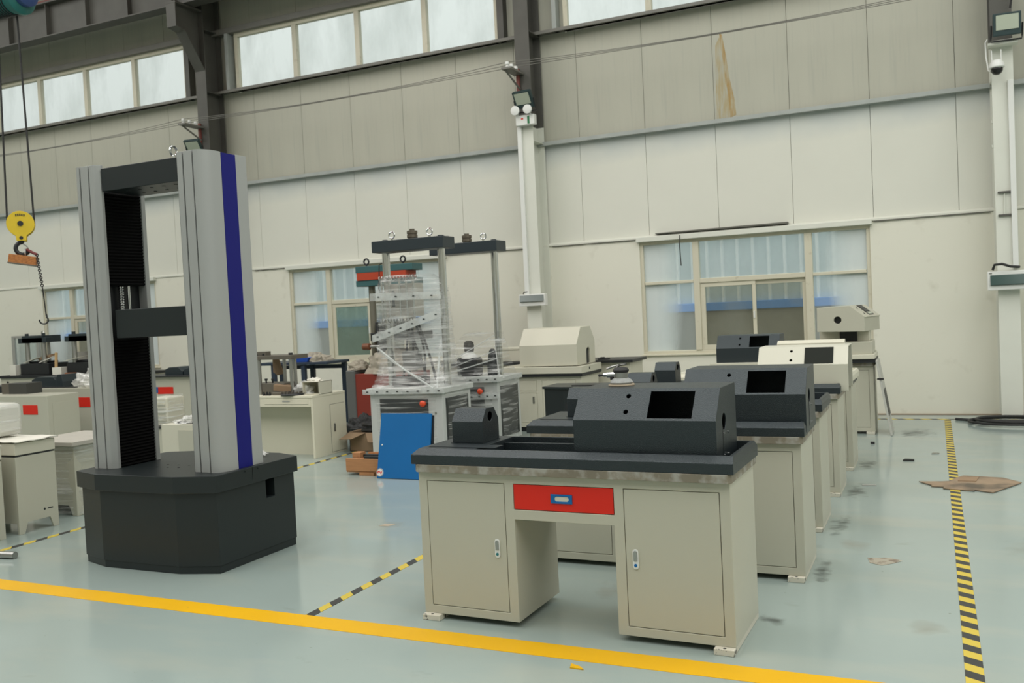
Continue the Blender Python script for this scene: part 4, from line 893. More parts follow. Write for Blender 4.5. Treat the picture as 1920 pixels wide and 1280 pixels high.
tc = bpy.data.curves.new('numeral', 'FONT'); tc.body = '2'; tc.size = .068; tc.align_x = 'CENTER'; tc.align_y = 'CENTER'; tc.extrude = .0006; tc.offset = .0016
to = bpy.data.objects.new('numeral', tc); COL.objects.link(to)
bpy.context.view_layer.update(); dg = bpy.context.evaluated_depsgraph_get(); me = bpy.data.meshes.new_from_object(to.evaluated_get(dg)); bpy.data.objects.remove(to)
me.materials.clear(); me.materials.append(REDP); no = bpy.data.objects.new('numeral', me); COL.objects.link(no); no.parent = st; OFF[no.name] = OFF[st.name]
M_ = Matrix.Translation(o_-OFF[st.name]) @ tilt @ Matrix.Translation((.036, -.003, .058)) @ Matrix.Rotation(PI/2, 4, 'X') @ Matrix.Rotation(PI/2-.25, 4, 'Z')
no.matrix_local = M_
mb = MB().lathe((.045, -.004, .335), [(.008, .004), (.008, 0), (.004, -.002)], 12, 'y'); mb.v = [bt(*p) for p in mb.v]; mb.build('screw', WHITE, BB)

# cardboard box with hoses, wooden crate
cbx2 = thing('cardboard_box', 'open cardboard box with its flaps out, filled with black hoses, left of the wrapped machine', 'box', (-6.350, 9.5, 0))
for nm, a in (('box_wall', (-6.580, -6.120, 9.31, 9.318, 0, .23)), ('box_wall', (-6.580, -6.120, 9.64, 9.648, 0, .23)), ('box_wall', (-6.580, -6.572, 9.31, 9.648, 0, .23)), ('box_wall', (-6.128, -6.120, 9.31, 9.648, 0, .23)), ('box_bottom', (-6.580, -6.120, 9.31, 9.648, 0, .006))):
    MB().box(*a).build(nm, CARD, cbx2)
for pts in ([(-6.580, 9.31, .23), (-6.340, 9.31, .23), (-6.460, 9.17, .17), (-6.640, 9.17, .165)], [(-6.580, 9.31, .23), (-6.580, 9.648, .23), (-6.750, 9.66, .20), (-6.750, 9.43, .19)], [(-6.120, 9.31, .23), (-6.120, 9.648, .23), (-5.980, 9.66, .16), (-5.980, 9.28, .15)], [(-6.340, 9.31, .23), (-6.120, 9.31, .23), (-6.060, 9.2, .13), (-6.240, 9.2, .13)]):
    MB().add(pts, [(0, 1, 2, 3)]).build('flap', CARD, cbx2, solid=.005)
rnd = random.Random(3)
pts = []
for i in range(80):
    a = i*.42; pts.append((-6.33+(.16-.0004*i)*math.cos(a)*1.05, 9.48+.115*math.sin(a), .13+.0024*i+.02*math.sin(a*.5)))
tag(MB().tube(pts, .02, 7).build('rubber_hose', RUBBER, smooth=True), 'thick black hose coiled in the open cardboard box', 'hose')
tag(MB().tube([(-7.0, 9.95, .026), (-6.85, 9.85, .026), (-6.7, 9.8, .026), (-6.5, 9.82, .026), (-6.2, 9.76, .026)], .025, 7).build('rubber_hose', RUBBER, smooth=True), 'black hose trailing on the floor behind the cardboard box', 'hose')
cr = thing('wooden_crate', 'small orange wooden crate on the floor left of the blue board', 'crate', (-5.35, 7.95, 0))
MB().box(-5.62, -5.08, 7.86, 7.885, .045, .175).build('crate_board', WOOD, cr, bev=.003)
MB().box(-5.62, -5.08, 8.28, 8.305, .045, .175).build('crate_board', WOOD, cr, bev=.003)
for xx in (-5.62, -5.12): MB().box(xx, xx+.025, 7.885, 8.28, .045, .15).build('crate_board', WOOD, cr, bev=.003)
MB().box(-5.62, -5.08, 7.87, 8.3, .03, .045).build('crate_floor', WOOD, cr)
for xx in (-5.36, -5.16): MB().box(xx-.1, xx+.08, 7.86, 7.93, 0, .03).build('skid', WOOD, cr, bev=.003)
MB().box(-5.56, -5.46, 7.90, 8.0, .175, .23).build('corner_block', WOOD, cr, bev=.003)
tag(MB().box(-5.46, -5.22, 7.95, 8.0, .175, .205).build('steel_bar', BLACKM, bev=.004), 'short dark steel bar lying across the wooden crate', 'metal bar')
tag(MB().box(-5.40, -5.2, 7.87, 7.91, .1755, .20).build('steel_bar', DARK2, bev=.004), 'dark flat bar on the front edge of the wooden crate', 'metal bar')

# ================================================================== RED MACHINE BY THE CENTRE WINDOW
RM = thing('old_press', 'old press with teal and red top beam and dull red cabinet by a window', 'testing machine', (-7.4, 11.6, 0))
MB().box(-7.86, -6.95, 11.35, 12.0, 0, .80).build('cabinet_body', DRED, RM, bev=.006)
MB().box(-8.02, -7.86, 11.33, 11.9, 0, .86).build('wrapped_side', mat('crumpled_grey_wrap', (.12, .125, .12), .35, bump=.6, bscale=16), RM, bev=.02)
for xx in (-7.68, -7.02):
    MB().cyl((xx, 11.65, .80), (xx, 11.65, 2.12), .050, n=18).build('column', mat('oily_steel_%d' % (xx < -7), (.19, .18, .14), .5, .4), RM, smooth=True)
z0, z1, z2, z3 = 2.10, 2.19, 2.30, 2.40
MB().box(-7.86, -6.87, 11.5, 11.8, z0, z1).build('beam_lower', TEAL, RM, bev=.008)
MB().box(-7.86, -6.87, 11.5, 11.8, z2, z3).build('beam_upper', TEAL, RM, bev=.008)
MB().box(-7.83, -6.98, 11.485, 11.79, z1, z2).build('beam_band', ORED, RM, label='orange red band')
for xx in (-7.72, -7.08): MB().cyl((xx, 11.6, 2.40), (xx, 11.6, 2.43), .016, n=10).ring((xx, 11.6, 2.47), .042, .013, 'y', 16, 7).build('eye_bolt', BLACKM, RM, smooth=True)
MB().box(-7.62, -6.78, 11.45, 11.85, 1.28, 1.40).build('crosshead', BLACKM, RM, bev=.008)
MB().box(-7.56, -7.0, 11.5, 11.8, 1.40, 1.56).build('gear_box', BLACKM, RM, bev=.008)
MB().box(-7.50, -7.40, 11.44, 11.55, 1.08, 1.28).build('lever_arm', BLACKM, RM, bev=.006)
MB().lathe((-7.70, 11.45, 1.20), [(.035, -.06), (.05, -.05), (.05, .06), (.035, .07)], 16, 'x').build('hand_knob', mat('brown_knob', (.17, .06, .025), .5), RM, smooth=True, label='brown knob')
MB().cyl((-7.63, 11.45, 1.20), (-7.45, 11.45, 1.20), .022, n=10).build('shaft', STEEL, RM, smooth=True)
MB().tube([(-7.28, 11.48, 2.45), (-7.40, 11.45, 2.40), (-7.42, 11.44, 2.05), (-7.36, 11.44, 1.86), (-7.25, 11.44, 1.82)], .008, 6).build('cable', RUBBER, RM)
def heap(name, m, c, r, label, cat, seed, amp=.35, n=26, fl=None, sharp=2.2):
    def P(u, v):
        a = 2*PI*u; t = PI/2*v; d = Vector((math.cos(a)*math.cos(t), math.sin(a)*math.cos(t), math.sin(t)))
        q = Vector((d.x*1.7+seed, d.y*1.7, d.z*1.7)); k = 1+amp*noise.noise(q*sharp*.6)+amp*.5*abs(noise.noise(q*sharp*1.7))+amp*.2*noise.noise(q*sharp*4)
        if v < .02: k = max(k, .9)
        return (c[0]+d.x*r[0]*k, c[1]+d.y*r[1]*k, c[2]+(d.z*r[2]*k if v > 0 else 0))
    return tag(MB().grid(P, n*2, n).build(name, m, None, smooth=True), label, cat)
heap('sacking', SACK, (-7.40, 11.62, .80), (.36, .28, .34), 'crumpled tan plastic sacking heaped on the dull red cabinet', 'sacking', 2.2)
heap('sacking', SACK, (-7.93, 11.55, .86), (.13, .2, .13), 'smaller fold of tan sacking at the left edge of the dull red cabinet', 'sacking', 5.2)
heap('plastic_bag', mat('blue_bag', (.05, .20, .33), .3), (-8.25, 12.1, 0), (.16, .14, .42), 'blue plastic bag on the floor left of the dull red cabinet', 'bag', 8.4)
heap('rubbish_pile', RUBBER, (-7.45, 10.9, 0), (.28, .2, .22), 'dark pile of hoses on the floor before the dull red cabinet', 'hose', 6.4)

# ================================================================== CREAM DESK WITH PARTS ON IT (centre left)
D2 = thing('office_desk', 'pale cream kneehole desk left of centre, cluttered with machine parts', 'desk', (-7.5, 9.0, 0))
MB().box(-8.25, -6.66, 8.72, 9.38, .715, .745).build('desk_top', IVORY, D2, bev=.004)
MB().box(-8.25, -6.691, 8.725, 8.745, .615, .715).build('apron', IVORY, D2, bev=.002)
MB().box(-6.69, -6.662, 8.725, 9.38, 0, .715).build('side_panel', IVORY, D2, bev=.003)
MB().box(-8.25, -8.22, 8.725, 9.38, 0, .715).build('side_panel', IVORY, D2, bev=.003)
MB().box(-8.22, -6.69, 8.99, 9.01, .0, .715).build('knee_panel', IVORY, D2)
dr = MB().box(-7.37, -6.725, 8.721, 8.726, .645, .705).build('drawer', IVORY, D2, bev=.002)
MB().box(-7.37, -6.725, 8.7235, 8.725, .641, .645).build('drawer_gap', SHADOW, D2)
MB().box(-7.10, -6.99, 8.7185, 8.721, .672, .688).build('label_holder', GALV, dr)
dd = MB().box(-6.662, -6.659, 9.06, 9.345, .03, .60).build('door', IVORY, D2, bev=.001)
ln = MB().box(-6.662, -6.6605, 9.054, 9.058, .03, .605).box(-6.662, -6.6605, 9.054, 9.35, .603, .607).box(-6.662, -6.6605, 9.054, 9.35, .024, .028).build('door_gap', SHADOW, D2)
MB().box(-6.659, -6.654, 9.115, 9.145, .27, .37).build('lock_plate', STEEL, dd, bev=.004)
# four-post die set
PF = thing('die_set', 'small four-post steel die set standing on the pale cream desk beside the tall frame', 'tool', (-7.34, 9.0, .745))
DSTEEL = mat('oily_tool_steel', (.16, .145, .12), .45, .5)
MB().box(-7.66, -7.04, 8.86, 9.18, 1.175, 1.225).build('top_plate', DSTEEL, PF, bev=.004)
MB().box(-7.66, -7.2, 8.9, 9.16, .745, .885).build('lower_block', DSTEEL, PF, bev=.006)
for x, y in ((-7.57, 8.90), (-7.36, 9.12), (-7.12, 9.02), (-7.10, 8.92)): MB().cyl((x, y, .745), (x, y, 1.175), .022, n=14).build('post', STEEL, PF, smooth=True)
for x, y in ((-7.60, 8.92), (-7.50, 8.92), (-7.12, 8.95)): MB().cyl((x, y, 1.225), (x, y, 1.25), .026, n=12).build('bolt_head', BLACKM, PF)
MB().box(-7.66, -7.46, 8.9, 9.0, 1.225, 1.275).build('clamp_block', DSTEEL, PF, bev=.004)
for x in (-7.50, -7.40): MB().cyl((x, 8.93, .885), (x, 8.93, .915), .010, n=8).cyl((x, 8.93, .915), (x, 8.93, .94), .018, n=6).build('bolt', BLACKM, PF)
tag(MB().prism([(-7.60, 1.17), (-7.50, 1.17), (-7.44, .98), (-7.53, .96), (-7.60, 1.0)], 'y', 9.19, 9.20).build('paper_sheet', CARD), 'brown paper hanging behind the die set', 'paper')
tb = thing('open_tray_box', 'open cream sheet-metal box lying on its side on the pale cream desk', 'box', (-6.78, 8.98, .745))
MB().box(-6.88, -6.62+.0, 8.84, 8.85, .752, .758).build('box_bottom', CREAM2, tb)
for nm, a in (('box_side', (-6.90, -6.895, 8.86, 9.12, .745, .90)), ('box_side', (-6.665, -6.66, 8.86, 9.12, .745, .90)), ('box_top', (-6.90, -6.66, 8.86, 9.12, .895, .90)), ('box_back', (-6.90, -6.66, 9.115, 9.12, .745, .90)), ('box_floor', (-6.90, -6.66, 8.86, 9.12, .745, .75))):
    MB().box(*a).build(nm, CREAM2, tb)
heap('plastic_scraps', FOAM, (-6.80, 8.98, .90), (.09, .07, .035), 'white plastic scraps on top of the open cream box', 'scrap', 3.3, .5, 12)
tag(MB().box(-.11, .11, -.05, .05, 0, .075).build('wood_block', CARD, bev=.003), 'tan wooden block tilted over the parts on the pale cream desk', 'wood block')
o = bpy.data.objects['wood_block']; o.location = (-7.22, 8.90, .79); o.rotation_euler = (.1, .12, .3)
pl = thing('ring_plate', 'black toothed ring plate lying at the front of the pale cream desk', 'machine part', (-7.02, 8.80, .745))
MB().lathe((-7.02, 8.83, .745), [(.145, 0), (.15, .012), (.14, .022), (.05, .026)], 30).build('plate', BLACKM, pl, smooth=True)
st_ = MB()
for k in range(12):
    a = 2*PI*k/12; st_.box(-7.02+.11*math.cos(a)-.012, -7.02+.11*math.cos(a)+.012, 8.83+.10*math.sin(a)-.012, 8.83+.10*math.sin(a)+.012, .765, .79)
st_.build('studs', DSTEEL, pl)
tag(MB().box(-7.30, -7.16, 8.78, 8.86, .745, .785).build('steel_block', DSTEEL, bev=.006), 'grey steel block beside the black ring plate', 'machine part')
for k in range(3): tag(MB().lathe((-7.42+.045*k, 8.78, .745), [(.018, 0), (.018, .02), (.010, .022), (.010, .045)], 10).build('steel_bush', BLACKM, smooth=True), ('leftmost', 'middle', 'rightmost')[k]+' of three small black steel bushes at the front edge of the pale cream desk', 'machine part', 'steel bushes on the cream desk')
heap('plastic_bag', FILMD, (-6.98, 8.97, .745), (.13, .09, .12), 'clear plastic bag heaped between the wood block and the open cream box', 'bag', 1.3, .5, 14)
# navy steel table behind with its tray
ST = thing('steel_table', 'dark navy steel table against the wall under the centre window', 'table', (-8.95, 11.6, 0))
NVY = mat('navy_table_paint', (.025, .04, .065), .45)
MB().box(-9.75, -8.40, 11.4, 12.0, .955, .995).build('table_top', NVY, ST, bev=.004)
for x, y in ((-9.45, 11.45), (-8.87, 11.45), (-8.47, 11.95), (-9.08, 11.95), (-9.70, 11.95)): MB().box(x-.035, x+.035, y-.03, y+.03, 0, .955).build('leg', NVY, ST, bev=.003)
MB().box(-9.7, -8.5, 11.93, 11.96, .86, .92).build('rear_rail', NVY, ST)
tr = thing('plastic_tray', 'bright blue plastic tray on the navy steel table', 'tray', (-8.95, 11.5, .995))
MB().loft([[(-9.10, 11.42, .995), (-8.78, 11.42, .995), (-8.78, 11.6, .995), (-9.10, 11.6, .995)], [(-9.14, 11.4, 1.065), (-8.74, 11.4, 1.065), (-8.74, 11.62, 1.065), (-9.14, 11.62, 1.065)]]).build('tray_body', mat('tray_blue', (.02, .09, .50), .4), tr, bev=.004)
heap('paper_pile', SACK, (-8.85, 11.75, .995), (.24, .12, .11), 'brown paper and packing heaped behind the blue tray', 'paper', 7.1, .6, 14)
heap('paper_pile', SACK, (-8.68, 11.52, .995), (.08, .09, .11), 'tan scrap of packing at the right of the blue tray', 'paper', 9.1, .5, 10)
heap('rag_pile', mat('dark_rag', (.09, .08, .07), .8), (-7.98, 13.05, .89), (.20, .06, .16), 'dark rags on the sill of the centre window', 'rag', 4.7, .7, 12)
# ================================================================== LEFT CLUSTER
def console(x0, x1, y0, y1, zt, label):
    t = thing('floor_console', label, 'cabinet', (x1, (y0+y1)/2, 0))
    zb = zt-.10
    MB().prism([(y0, 0), (y0+.05, 0), (y0+.08, .09), (y1-.08, .09), (y1-.05, 0), (y1, 0), (y1, zb-.012), (y0, zb-.012)], 'x', x1-.018, x1).build('side_panel', CREAM, t, bev=.002)
    MB().prism([(y0, 0), (y0+.05, 0), (y0+.08, .09), (y1-.08, .09), (y1-.05, 0), (y1, 0), (y1, zb-.012), (y0, zb-.012)], 'x', x0, x0+.018).build('side_panel', CREAM, t, bev=.002)
    MB().box(x0+.018, x1-.018, y0, y1, .09, zb-.012).build('body_box', CREAM, t)
    MB().box(x0+.03, x1-.004, y0+.004, y1-.004, zb-.013, zb+.003).build('black_gasket', BLACKM, t)
    MB().box(x0, x1+.004, y0, y1+.004, zb+.002, zt).build('top_cover', CREAM2, t, bev=.006)
    MB().cyl((x1, y1-.13, .165), (x1+.001, y1-.13, .165), .010, n=12).build('cable_hole', BLACKM, t)
    MB().box(x1, x1+.001, y1-.10, y1-.05, .160, .170).build('slot', BLACKM, t)
    return t
console(-7.42, -6.79, 4.98, 5.35, .745, 'cream floor console with cut-out feet left of the tall frame, white foam on top')
console(-7.42, -6.79, 4.50, 4.86, .735, 'cream floor console cut off by the left edge of the picture')
def foam(x0, x1, y0, y1, z, label):
    o = MB().grid(lambda u, v: (x0+(x1-x0)*u, y0+(y1-y0)*v, z+.008+wob((u*5, v*5, x0), 1.3, .012)), 16, 12).build('foam_sheet', FOAM, None, solid=.008, smooth=True); tag(o, label, 'packing foam')
foam(-7.40, -6.76, 4.97, 5.37, .752, 'rumpled white foam sheet on the near cream console')
foam(-7.40, -6.78, 4.50, 4.87, .742, 'white foam sheet on the console at the left picture edge')
wc = thing('white_cover', 'rounded white plastic machine cover wrapped in film on the near cream console', 'machine cover', (-7.27, 5.2, .775))
MB().box(-7.44, -7.12, 5.0, 5.33, .775, 1.05).build('cover_shell', mat('white_cover', (.60, .60, .54), .35), wc, bev=.045, smooth=True)
wrap(wc, 'plastic_wrap', [(-7.28, 5.165, .17, .175, .785), (-7.28, 5.165, .17, .175, .90), (-7.28, 5.165, .165, .17, 1.06)], FILM, 14.2, .004, 40, 4)
WB = thing('wrapped_console', 'film-wrapped cream cabinet with a flat grey top, just left of the tall frame', 'cabinet', (-7.1, 5.9, 0))
MB().prism([(-7.5, 0), (-7.44, 0), (-7.40, .09), (-7.02, .09), (-6.98, 0), (-6.92, 0), (-6.92, .625), (-7.5, .625)], 'y', 5.64, 6.15).build('cabinet_body', CREAM, WB, bev=.004)
MB().box(-7.56, -6.86, 5.58, 6.3, .628, .665).build('flat_top', mat('dusty_grey_top', (.40, .38, .33), .6, var=.15, vscale=8), WB, bev=.004)
wrap(WB, 'plastic_wrap', [(-7.21, 5.9, .325, .29, .02), (-7.21, 5.9, .31, .275, .25), (-7.21, 5.9, .30, .27, .45), (-7.21, 5.92, .35, .33, .63)], FILM2, 17.1, .02, 56)
def lowcab(x0, x1, y0, y1, zt, red, label, door=True):
    t = thing('low_cabinet', label, 'cabinet', ((x0+x1)/2, (y0+y1)/2, 0))
    MB().box(x0, x1, y0, y1, .03, zt).build('cabinet_body', CREAM, t, bev=.006)
    MB().box(x0+.03, x1-.03, y0+.03, y1-.03, 0, .03).build('plinth', BLACKM, t)
    MB().box(red[0], red[1], y0-.006, y0, red[2], red[3]).build('drawer', REDP, t, bev=.002, label='red drawer front')
    if door: MB().box(x1, x1+.006, y0+.07, y1-.03, .05, zt-.10).build('door', CREAM, t, bev=.003)
    return t
lowcab(-12.6, -10.93, 8.55, 9.05, .785, (-11.42, -11.13, .53, .66), 'cream low cabinet with a red panel at far left, steel block on top')
lowcab(-13.4, -11.1, 9.72, 10.5, .785, (-11.78, -11.5, .50, .645), 'second cream low cabinet behind the first, red panel beside the tall frame')
C3 = lowcab(-10.3, -8.9, 9.55, 10.3, .94, (-9.95, -9.66, .70, .80), 'cream low cabinet with a red panel seen between the posts of the tall frame', False)
MB().box(-10.0, -9.94, 9.54, 9.55, .72, .80).build('blue_tab', BLUEB, C3)
MB().box(-10.3, -8.9, 9.5, 10.3, .94, .955).build('black_edge', BLACKM, C3)
def profile_part(x0, x1, y0, y1, z, hh, m, label):
    a = min(.12, (x1-x0)*.25)
    tag(MB().prism([(x0, z), (x1, z), (x1, z+hh*.45), (x1-a, z+hh), (x0+a, z+hh), (x0, z+hh*.7)], 'y', y0, y1).build('machine_casting', m, None, bev=.004), label, 'machine part')
profile_part(-9.95, -9.62, 9.7, 10.0, .955, .11, NAVY, 'black casting on the cabinet seen through the tall frame, left one')
profile_part(-9.6, -9.2, 9.7, 10.0, .955, .10, NAVY, 'black casting on the cabinet seen through the tall frame, right one')
sb = thing('steel_block', 'dark steel block with a strap groove on the far left cream cabinet', 'machine part', (-11.98, 8.95, .785))
MB().box(-12.25, -12.09, 8.85, 9.1, .785, .935).build('block_half', DSTEEL, sb, bev=.005); MB().box(-12.085, -11.72, 8.84, 9.1, .785, .94).build('block_half', mat('dark_block', (.05, .05, .045), .5), sb, bev=.005)
profile_part(-13.05, -12.45, 9.95, 10.3, .785, .16, NAVY, 'black angular casting behind the dark steel block')
profile_part(-12.43, -12.28, 9.9, 10.2, .785, .20, NAVY, 'small black casting beside the clear plastic bag')
profile_part(-13.5, -12.65, 9.3, 9.6, 0, .86, BLACKM, 'black casting at the left picture edge behind the cabinets')
MB_ = MB().box(-13.0, -11.9, 9.80, 9.85, .785, .80); tag(MB_.build('steel_strip', BLACKM), 'thin black steel strip on the second cream cabinet', 'machine part')
heap('plastic_bag', FILMD, (-11.72, 10.0, .785), (.36, .17, .22), 'crumpled clear plastic bag on the second cream cabinet beside the tall frame', 'bag', 6.6, .6, 20)
lv = thing('louvred_box', 'louvred cream box in clear plastic seen between the posts of the tall frame', 'box', (-8.75, 8.5, 0))
MB().box(-8.98, -8.67, 8.45, 8.75, .40, .76).build('box_shell', CREAM2, lv, bev=.02)
for k in range(5): MB().box(-8.83, -8.70, 8.44, 8.452, .46+.05*k, .485+.05*k).build('louvre', CREAM, lv, bev=.004)
MB().box(-9.0, -8.58, 8.4, 8.9, 0, .385).build('stand', CREAM, lv); MB().box(-9.02, -8.55, 8.38, 8.92, .385, .40).build('dark_edge', BLACKM, lv)
wrap(lv, 'plastic_wrap', [(-8.825, 8.6, .185, .18, .40), (-8.825, 8.6, .175, .17, .62), (-8.825, 8.6, .16, .16, .785)], FILM, 21.1, .012, 40, 5)
sc_ = thing('small_cabinet', 'small pale cabinet seen low between the posts of the tall frame', 'cabinet', (-7.5, 7.6, 0))
MB().box(-7.80, -7.28, 7.5, 7.95, 0, .56).build('cabinet_body', CREAM2, sc_, bev=.004); MB().box(-7.55, -7.30, 7.494, 7.5, .1, .5).build('grey_panel', CREAM, sc_)
heap('plastic_bag', FILMD, (-7.5, 7.68, .56), (.20, .14, .07), 'white plastic sheet on the small pale cabinet', 'bag', 12.6, .6, 14)
tag(MB().box(-7.62, -7.35, 7.56, 7.62, .56, .585).build('steel_bar', BLACKM, bev=.003), 'black steel bar on the small pale cabinet', 'metal bar')
# far bench with two small presses
FB = thing('far_bench', 'long cream bench with a black top against the far left wall, carrying two small presses', 'bench', (-15.5, 12.4, 0))
MB().box(-16.75, -13.2, 12.1, 12.9, .03, .79).build('bench_body', CREAM2, FB, bev=.004); MB().box(-16.8, -13.15, 12.05, 12.95, .79, .84).build('bench_top', BLACKM, FB, bev=.004)
MB().cyl((-16.55, 12.095, .70), (-16.55, 12.10, .70), .03, n=12).build('cable_hole', BLACKM, FB)
def small_press(x, label, k):
    t = thing('small_press', label, 'press', (x, 12.4, .84))
    MB().box(x-.40, x+.40, 12.2, 12.65, .84, 1.06).build('base_block', BLACKM, t, bev=.01)
    MB().box(x-.2, x+.2, 12.25, 12.6, 1.06, 1.10).build('table', BLACKM, t, bev=.02)
    for xx, yy in ((x-.26, 12.28), (x+.20, 12.28), (x-.04, 12.58)):
        MB().cyl((xx, yy, 1.06), (xx, yy, 1.47), .045 if yy < 12.5 else .03, n=16).build('column', STEEL, t, smooth=True)
    MB().box(x-.42, x+.37, 12.2, 12.36, 1.46, 1.56).box(x-.31, x+.27, 12.2, 12.62, 1.46, 1.60).build('top_beam', NAVY, t, bev=.006)
    for xx in (x-.26, x+.21): MB().cyl((xx, 12.28, 1.60), (xx, 12.28, 1.645), .035, n=12).build('column_nut', NAVY, t)
    MB().ring((x-.02, 12.45, 1.645), .035, .008, 'y', 14, 6).build('eye_bolt', CHROME, t, smooth=True)
small_press(-15.90, 'left small black-beamed press on the far bench', 0); small_press(-14.60, 'right small black-beamed press on the far bench, half behind the tall frame', 1)
for (x0, x1, y0, y1, z, rz, m, lab) in ((-16.50, -16.33, 12.12, 12.2, .84, .0, FOAM, 'white sheet standing at the left end of the far bench'),):
    tag(MB().box(x0, x1, y0, y1, z, z+.20).build('card_sheet', FOAM, bev=.003), lab, 'board')
def tilted(name, sx, sy, sz, loc, rot, m, label, cat):
    o = MB().box(-sx/2, sx/2, -sy/2, sy/2, 0, sz).build(name, m, None, bev=.002); o.location = loc; o.rotation_euler = rot; return tag(o, label, cat)
tilted('card_sheet', .34, .22, .012, (-16.02, 12.30, 1.13), (.15, -.25, .1), CREAM2, 'pale card tilted on the base of the left small press', 'board')
tilted('card_sheet', .26, .2, .012, (-15.65, 12.30, 1.13), (.2, -.35, .4), FOAM, 'white card on the base of the left small press', 'board')
tilted('paper_bag', .30, .18, .05, (-15.75, 12.40, 1.15), (.1, -.22, .1), CARD, 'brown folded paper on the base of the left small press', 'paper')
tilted('wood_strip', .05, .03, .42, (-15.28, 12.18, .84), (0, .10, 0), mat('pale_pine', (.55, .36, .17), .7), 'pale wooden strip propped between the two small presses', 'wood')
tilted('grey_board', .40, .02, .30, (-15.02, 12.60, .95), (-.05, 0, 0), mat('grey_board', (.32, .31, .27), .8), 'grey board propped behind the right small press', 'board')
tilted('card_sheet', .42, .26, .012, (-14.82, 12.28, 1.13), (.12, -.15, 0), CREAM2, 'pale card sheet on the base of the right small press', 'board')
tilted('wood_box', .22, .18, .14, (-15.13, 12.16, .84), (0, 0, .1), FOAM, 'white carton between the two small presses', 'box')
tilted('orange_strip', .30, .02, .03, (-14.82, 12.13, .842), (0, 0, 0), mat('copper_strip', (.40, .14, .05), .5), 'orange strip on the right end of the far bench', 'metal bar')
gf = thing('glazed_frame', 'grey metal frame with a clear pane standing behind the left end of the far bench', 'frame', (-17.2, 13.0, 0))
MB().box(-17.56, -17.48, 12.98, 13.03, 0, 1.56).build('frame_post', GALV, gf, bev=.003); MB().box(-17.56, -16.75, 12.98, 13.03, 1.56, 1.61).build('frame_rail', GALV, gf, bev=.003)
MB().box(-16.82, -16.75, 12.98, 13.03, 0, 1.56).build('frame_post', GALV, gf, bev=.003); MB().box(-17.48, -16.82, 13.0, 13.006, 1.0, 1.56).build('pane', MISTY, gf); MB().box(-17.48, -16.82, 13.0, 13.006, .8, 1.0).build('grey_sheet', mat('grey_sheet', (.3, .29, .25), .6), gf)
# steel bar on the floor at far left
tag(MB().cyl((-6.75, 4.36, .026), (-6.12, 4.44, .026), .026, n=20).build('steel_bar', STEEL, smooth=True), 'round bright steel bar lying on the floor at the left picture edge', 'metal bar')

# ================================================================== CRANE
HY = 8.0
HC = 3.03
hk = thing('crane_hook_block', 'yellow crane hook block hanging at the left with its black hook', 'crane hook', (-10.5, HY, HC), .85)
cheek = [(.20*math.cos(a), .20*math.sin(a)) for a in [PI*(-.36)+PI*1.72*i/24 for i in range(25)]]+[(-.075, -.20), (-.07, -.27), (.07, -.27), (.075, -.20)]
for yy in (-.10, .07): MB().prism(cheek, 'y', yy, yy+.03).build('cheek_plate', HOOKY, hk, bev=.004, local=True)
MB().lathe((0, 0, 0), [(.15, -.06), (.19, -.06), (.19, -.04), (.15, -.01), (.15, .01), (.19, .04), (.19, .06), (.15, .06)], 28, 'y').build('sheave', BLACKM, hk, smooth=True, local=True)
MB().cyl((0, -.115, 0), (0, .115, 0), .042, n=16).build('axle', BLACKM, hk, smooth=True, local=True)
mk = MB()
for k in range(5): mk.box(-.065+.028*k, -.045+.028*k, -.103, -.1, .12-.004*abs(k-2), .155-.004*abs(k-2))
mk.build('stencil_mark', BLACKM, hk, local=True)['kind'] = 'stuff'
MB().cyl((0, -.11, -.225), (0, .11, -.225), .028, n=12).build('cross_pin', BLACKM, hk, local=True)
MB().tube([(0, 0, -.26), (0, 0, -.29)]+[(.095*math.cos(a), 0, -.385+.095*math.sin(a)) for a in [math.radians(95+12*i) for i in range(0, 22)]], .032, 10).build('hook', BLACKM, hk, smooth=True, local=True)
MB().tube([(-.02, 0, -.29), (.05, 0, -.34), (.085, 0, -.39)], .010, 6).build('safety_latch', STEEL, hk, local=True)
hk.scale = (.8, .8, .8)
for sx_, lab in ((-1, 'left wire rope of the crane hook block'), (1, 'right wire rope of the crane hook block')):
    dx, dy = sx_*.152*math.cos(.85), sx_*.152*math.sin(.85)
    tag(MB().tube([(-10.5+dx, HY+dy, HC), (-10.5+dx*.9, HY+dy*.6, 5.72)], .012, 6).build('wire_rope', RUBBER), lab, 'wire rope')
OZ = 2.575
ob = thing('orange_lifting_block', 'orange wooden block with metal edges hanging from the crane hook', 'block', (-10.5, HY, OZ), .8)
q = MB().box(-.16, .16, -.08, .08, -.055, .055).build('wood_body', BRICKO, ob, bev=.006, local=True); q.rotation_euler = (0, .16, 0)
q = MB().box(-.165, .165, -.085, .085, -.062, -.050).build('base_plate', DSTEEL, ob, bev=.002, local=True); q.rotation_euler = (0, .16, 0)
MB().ring((0.03, 0, .095), .042, .010, 'x', 16, 6).build('shackle', GALV, ob, smooth=True, local=True)
hk2 = thing('hanging_chain', 'black chain with a small open hook hanging beside the orange block', 'chain', (-10.5, HY, OZ), .8)
ch = MB(); z = .05; k = 0; x = .17
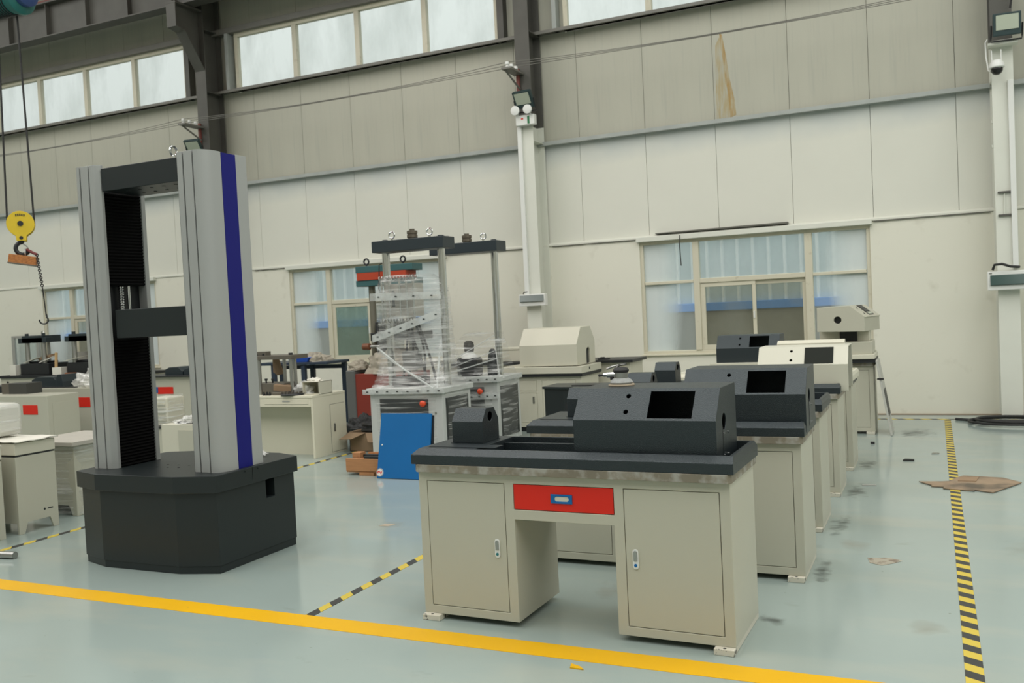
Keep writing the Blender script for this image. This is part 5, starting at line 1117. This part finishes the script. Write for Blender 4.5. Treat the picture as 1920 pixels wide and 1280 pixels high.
while z > -.37:
    ch.ring((x, -.09, z), .016, .006, 'x' if k % 2 else 'y', 8, 5); z -= .024; k += 1; x += .0022
ch.tube([(x, -.09, z+.01), (x+.012, -.09, z-.2), (x+.02, -.09, -.72)], .008, 6)
ch.build('chain', RUBBER, hk2, local=True)['kind'] = 'stuff'
MB().tube([(.05, -.02, .13), (.13, -.07, .08), (.17, -.09, .06)], .018, 8).build('red_link', mat('dark_red_link', (.16, .03, .03), .5), hk2, smooth=True, local=True)
MB().tube([(x+.02, -.09, -.70), (x+.03, -.09, -.735)]+[(x-.01+.05*math.cos(a), -.09, -.775+.05*math.sin(a)) for a in [math.radians(50-15*i) for i in range(17)]], .010, 8).build('small_hook', BLACKM, hk2, smooth=True, local=True)
ht = thing('crane_hoist', 'green hoist drum with red trolley frame at the top left corner', 'hoist', (-10.4, HY, 5.8))
MB().lathe((-10.9, HY, 5.82), [(.05, -.02), (.20, 0), (.20, .04), (.165, .05), (.165, .62), (.20, .63), (.20, .68), (.16, .72), (.06, .74)], 28, 'x').build('drum', GREENC, ht, smooth=True)
gr = MB()
for k in range(11): gr.ring((-10.78+.04*k, HY, 5.82), .168, .010, 'x', 28, 5)
gr.build('rope_turns', BLACKM, ht)
MB().lathe((-10.20, HY, 5.85), [(.12, 0), (.15, .02), (.15, .10), (.10, .13)], 20, 'x').build('motor', mat('motor_blue', (.02, .05, .16), .4), ht, smooth=True)
MB().box(-11.0, -9.2, HY-.05, HY+.05, 6.02, 6.20).build('trolley_frame', ORED, ht, bev=.006)
MB().box(-11.0, -10.9, HY-.05, HY+.05, 5.7, 6.1).build('end_plate', ORED, ht, bev=.004)
for xx in (-10.7, -9.5): MB().box(xx, xx+.06, HY-.04, HY+.04, 6.2, 7.97).build('hanger', ORED, ht)
bg_ = thing('crane_girder', 'red crane bridge girder running out from the runway beam, above the picture', 'beam', (-10.0, 6, 8.0))
MB().box(-10.9, -9.3, -6, 12.3, 7.97, 8.4).build('girder_box', ORED, bg_, bev=.01)
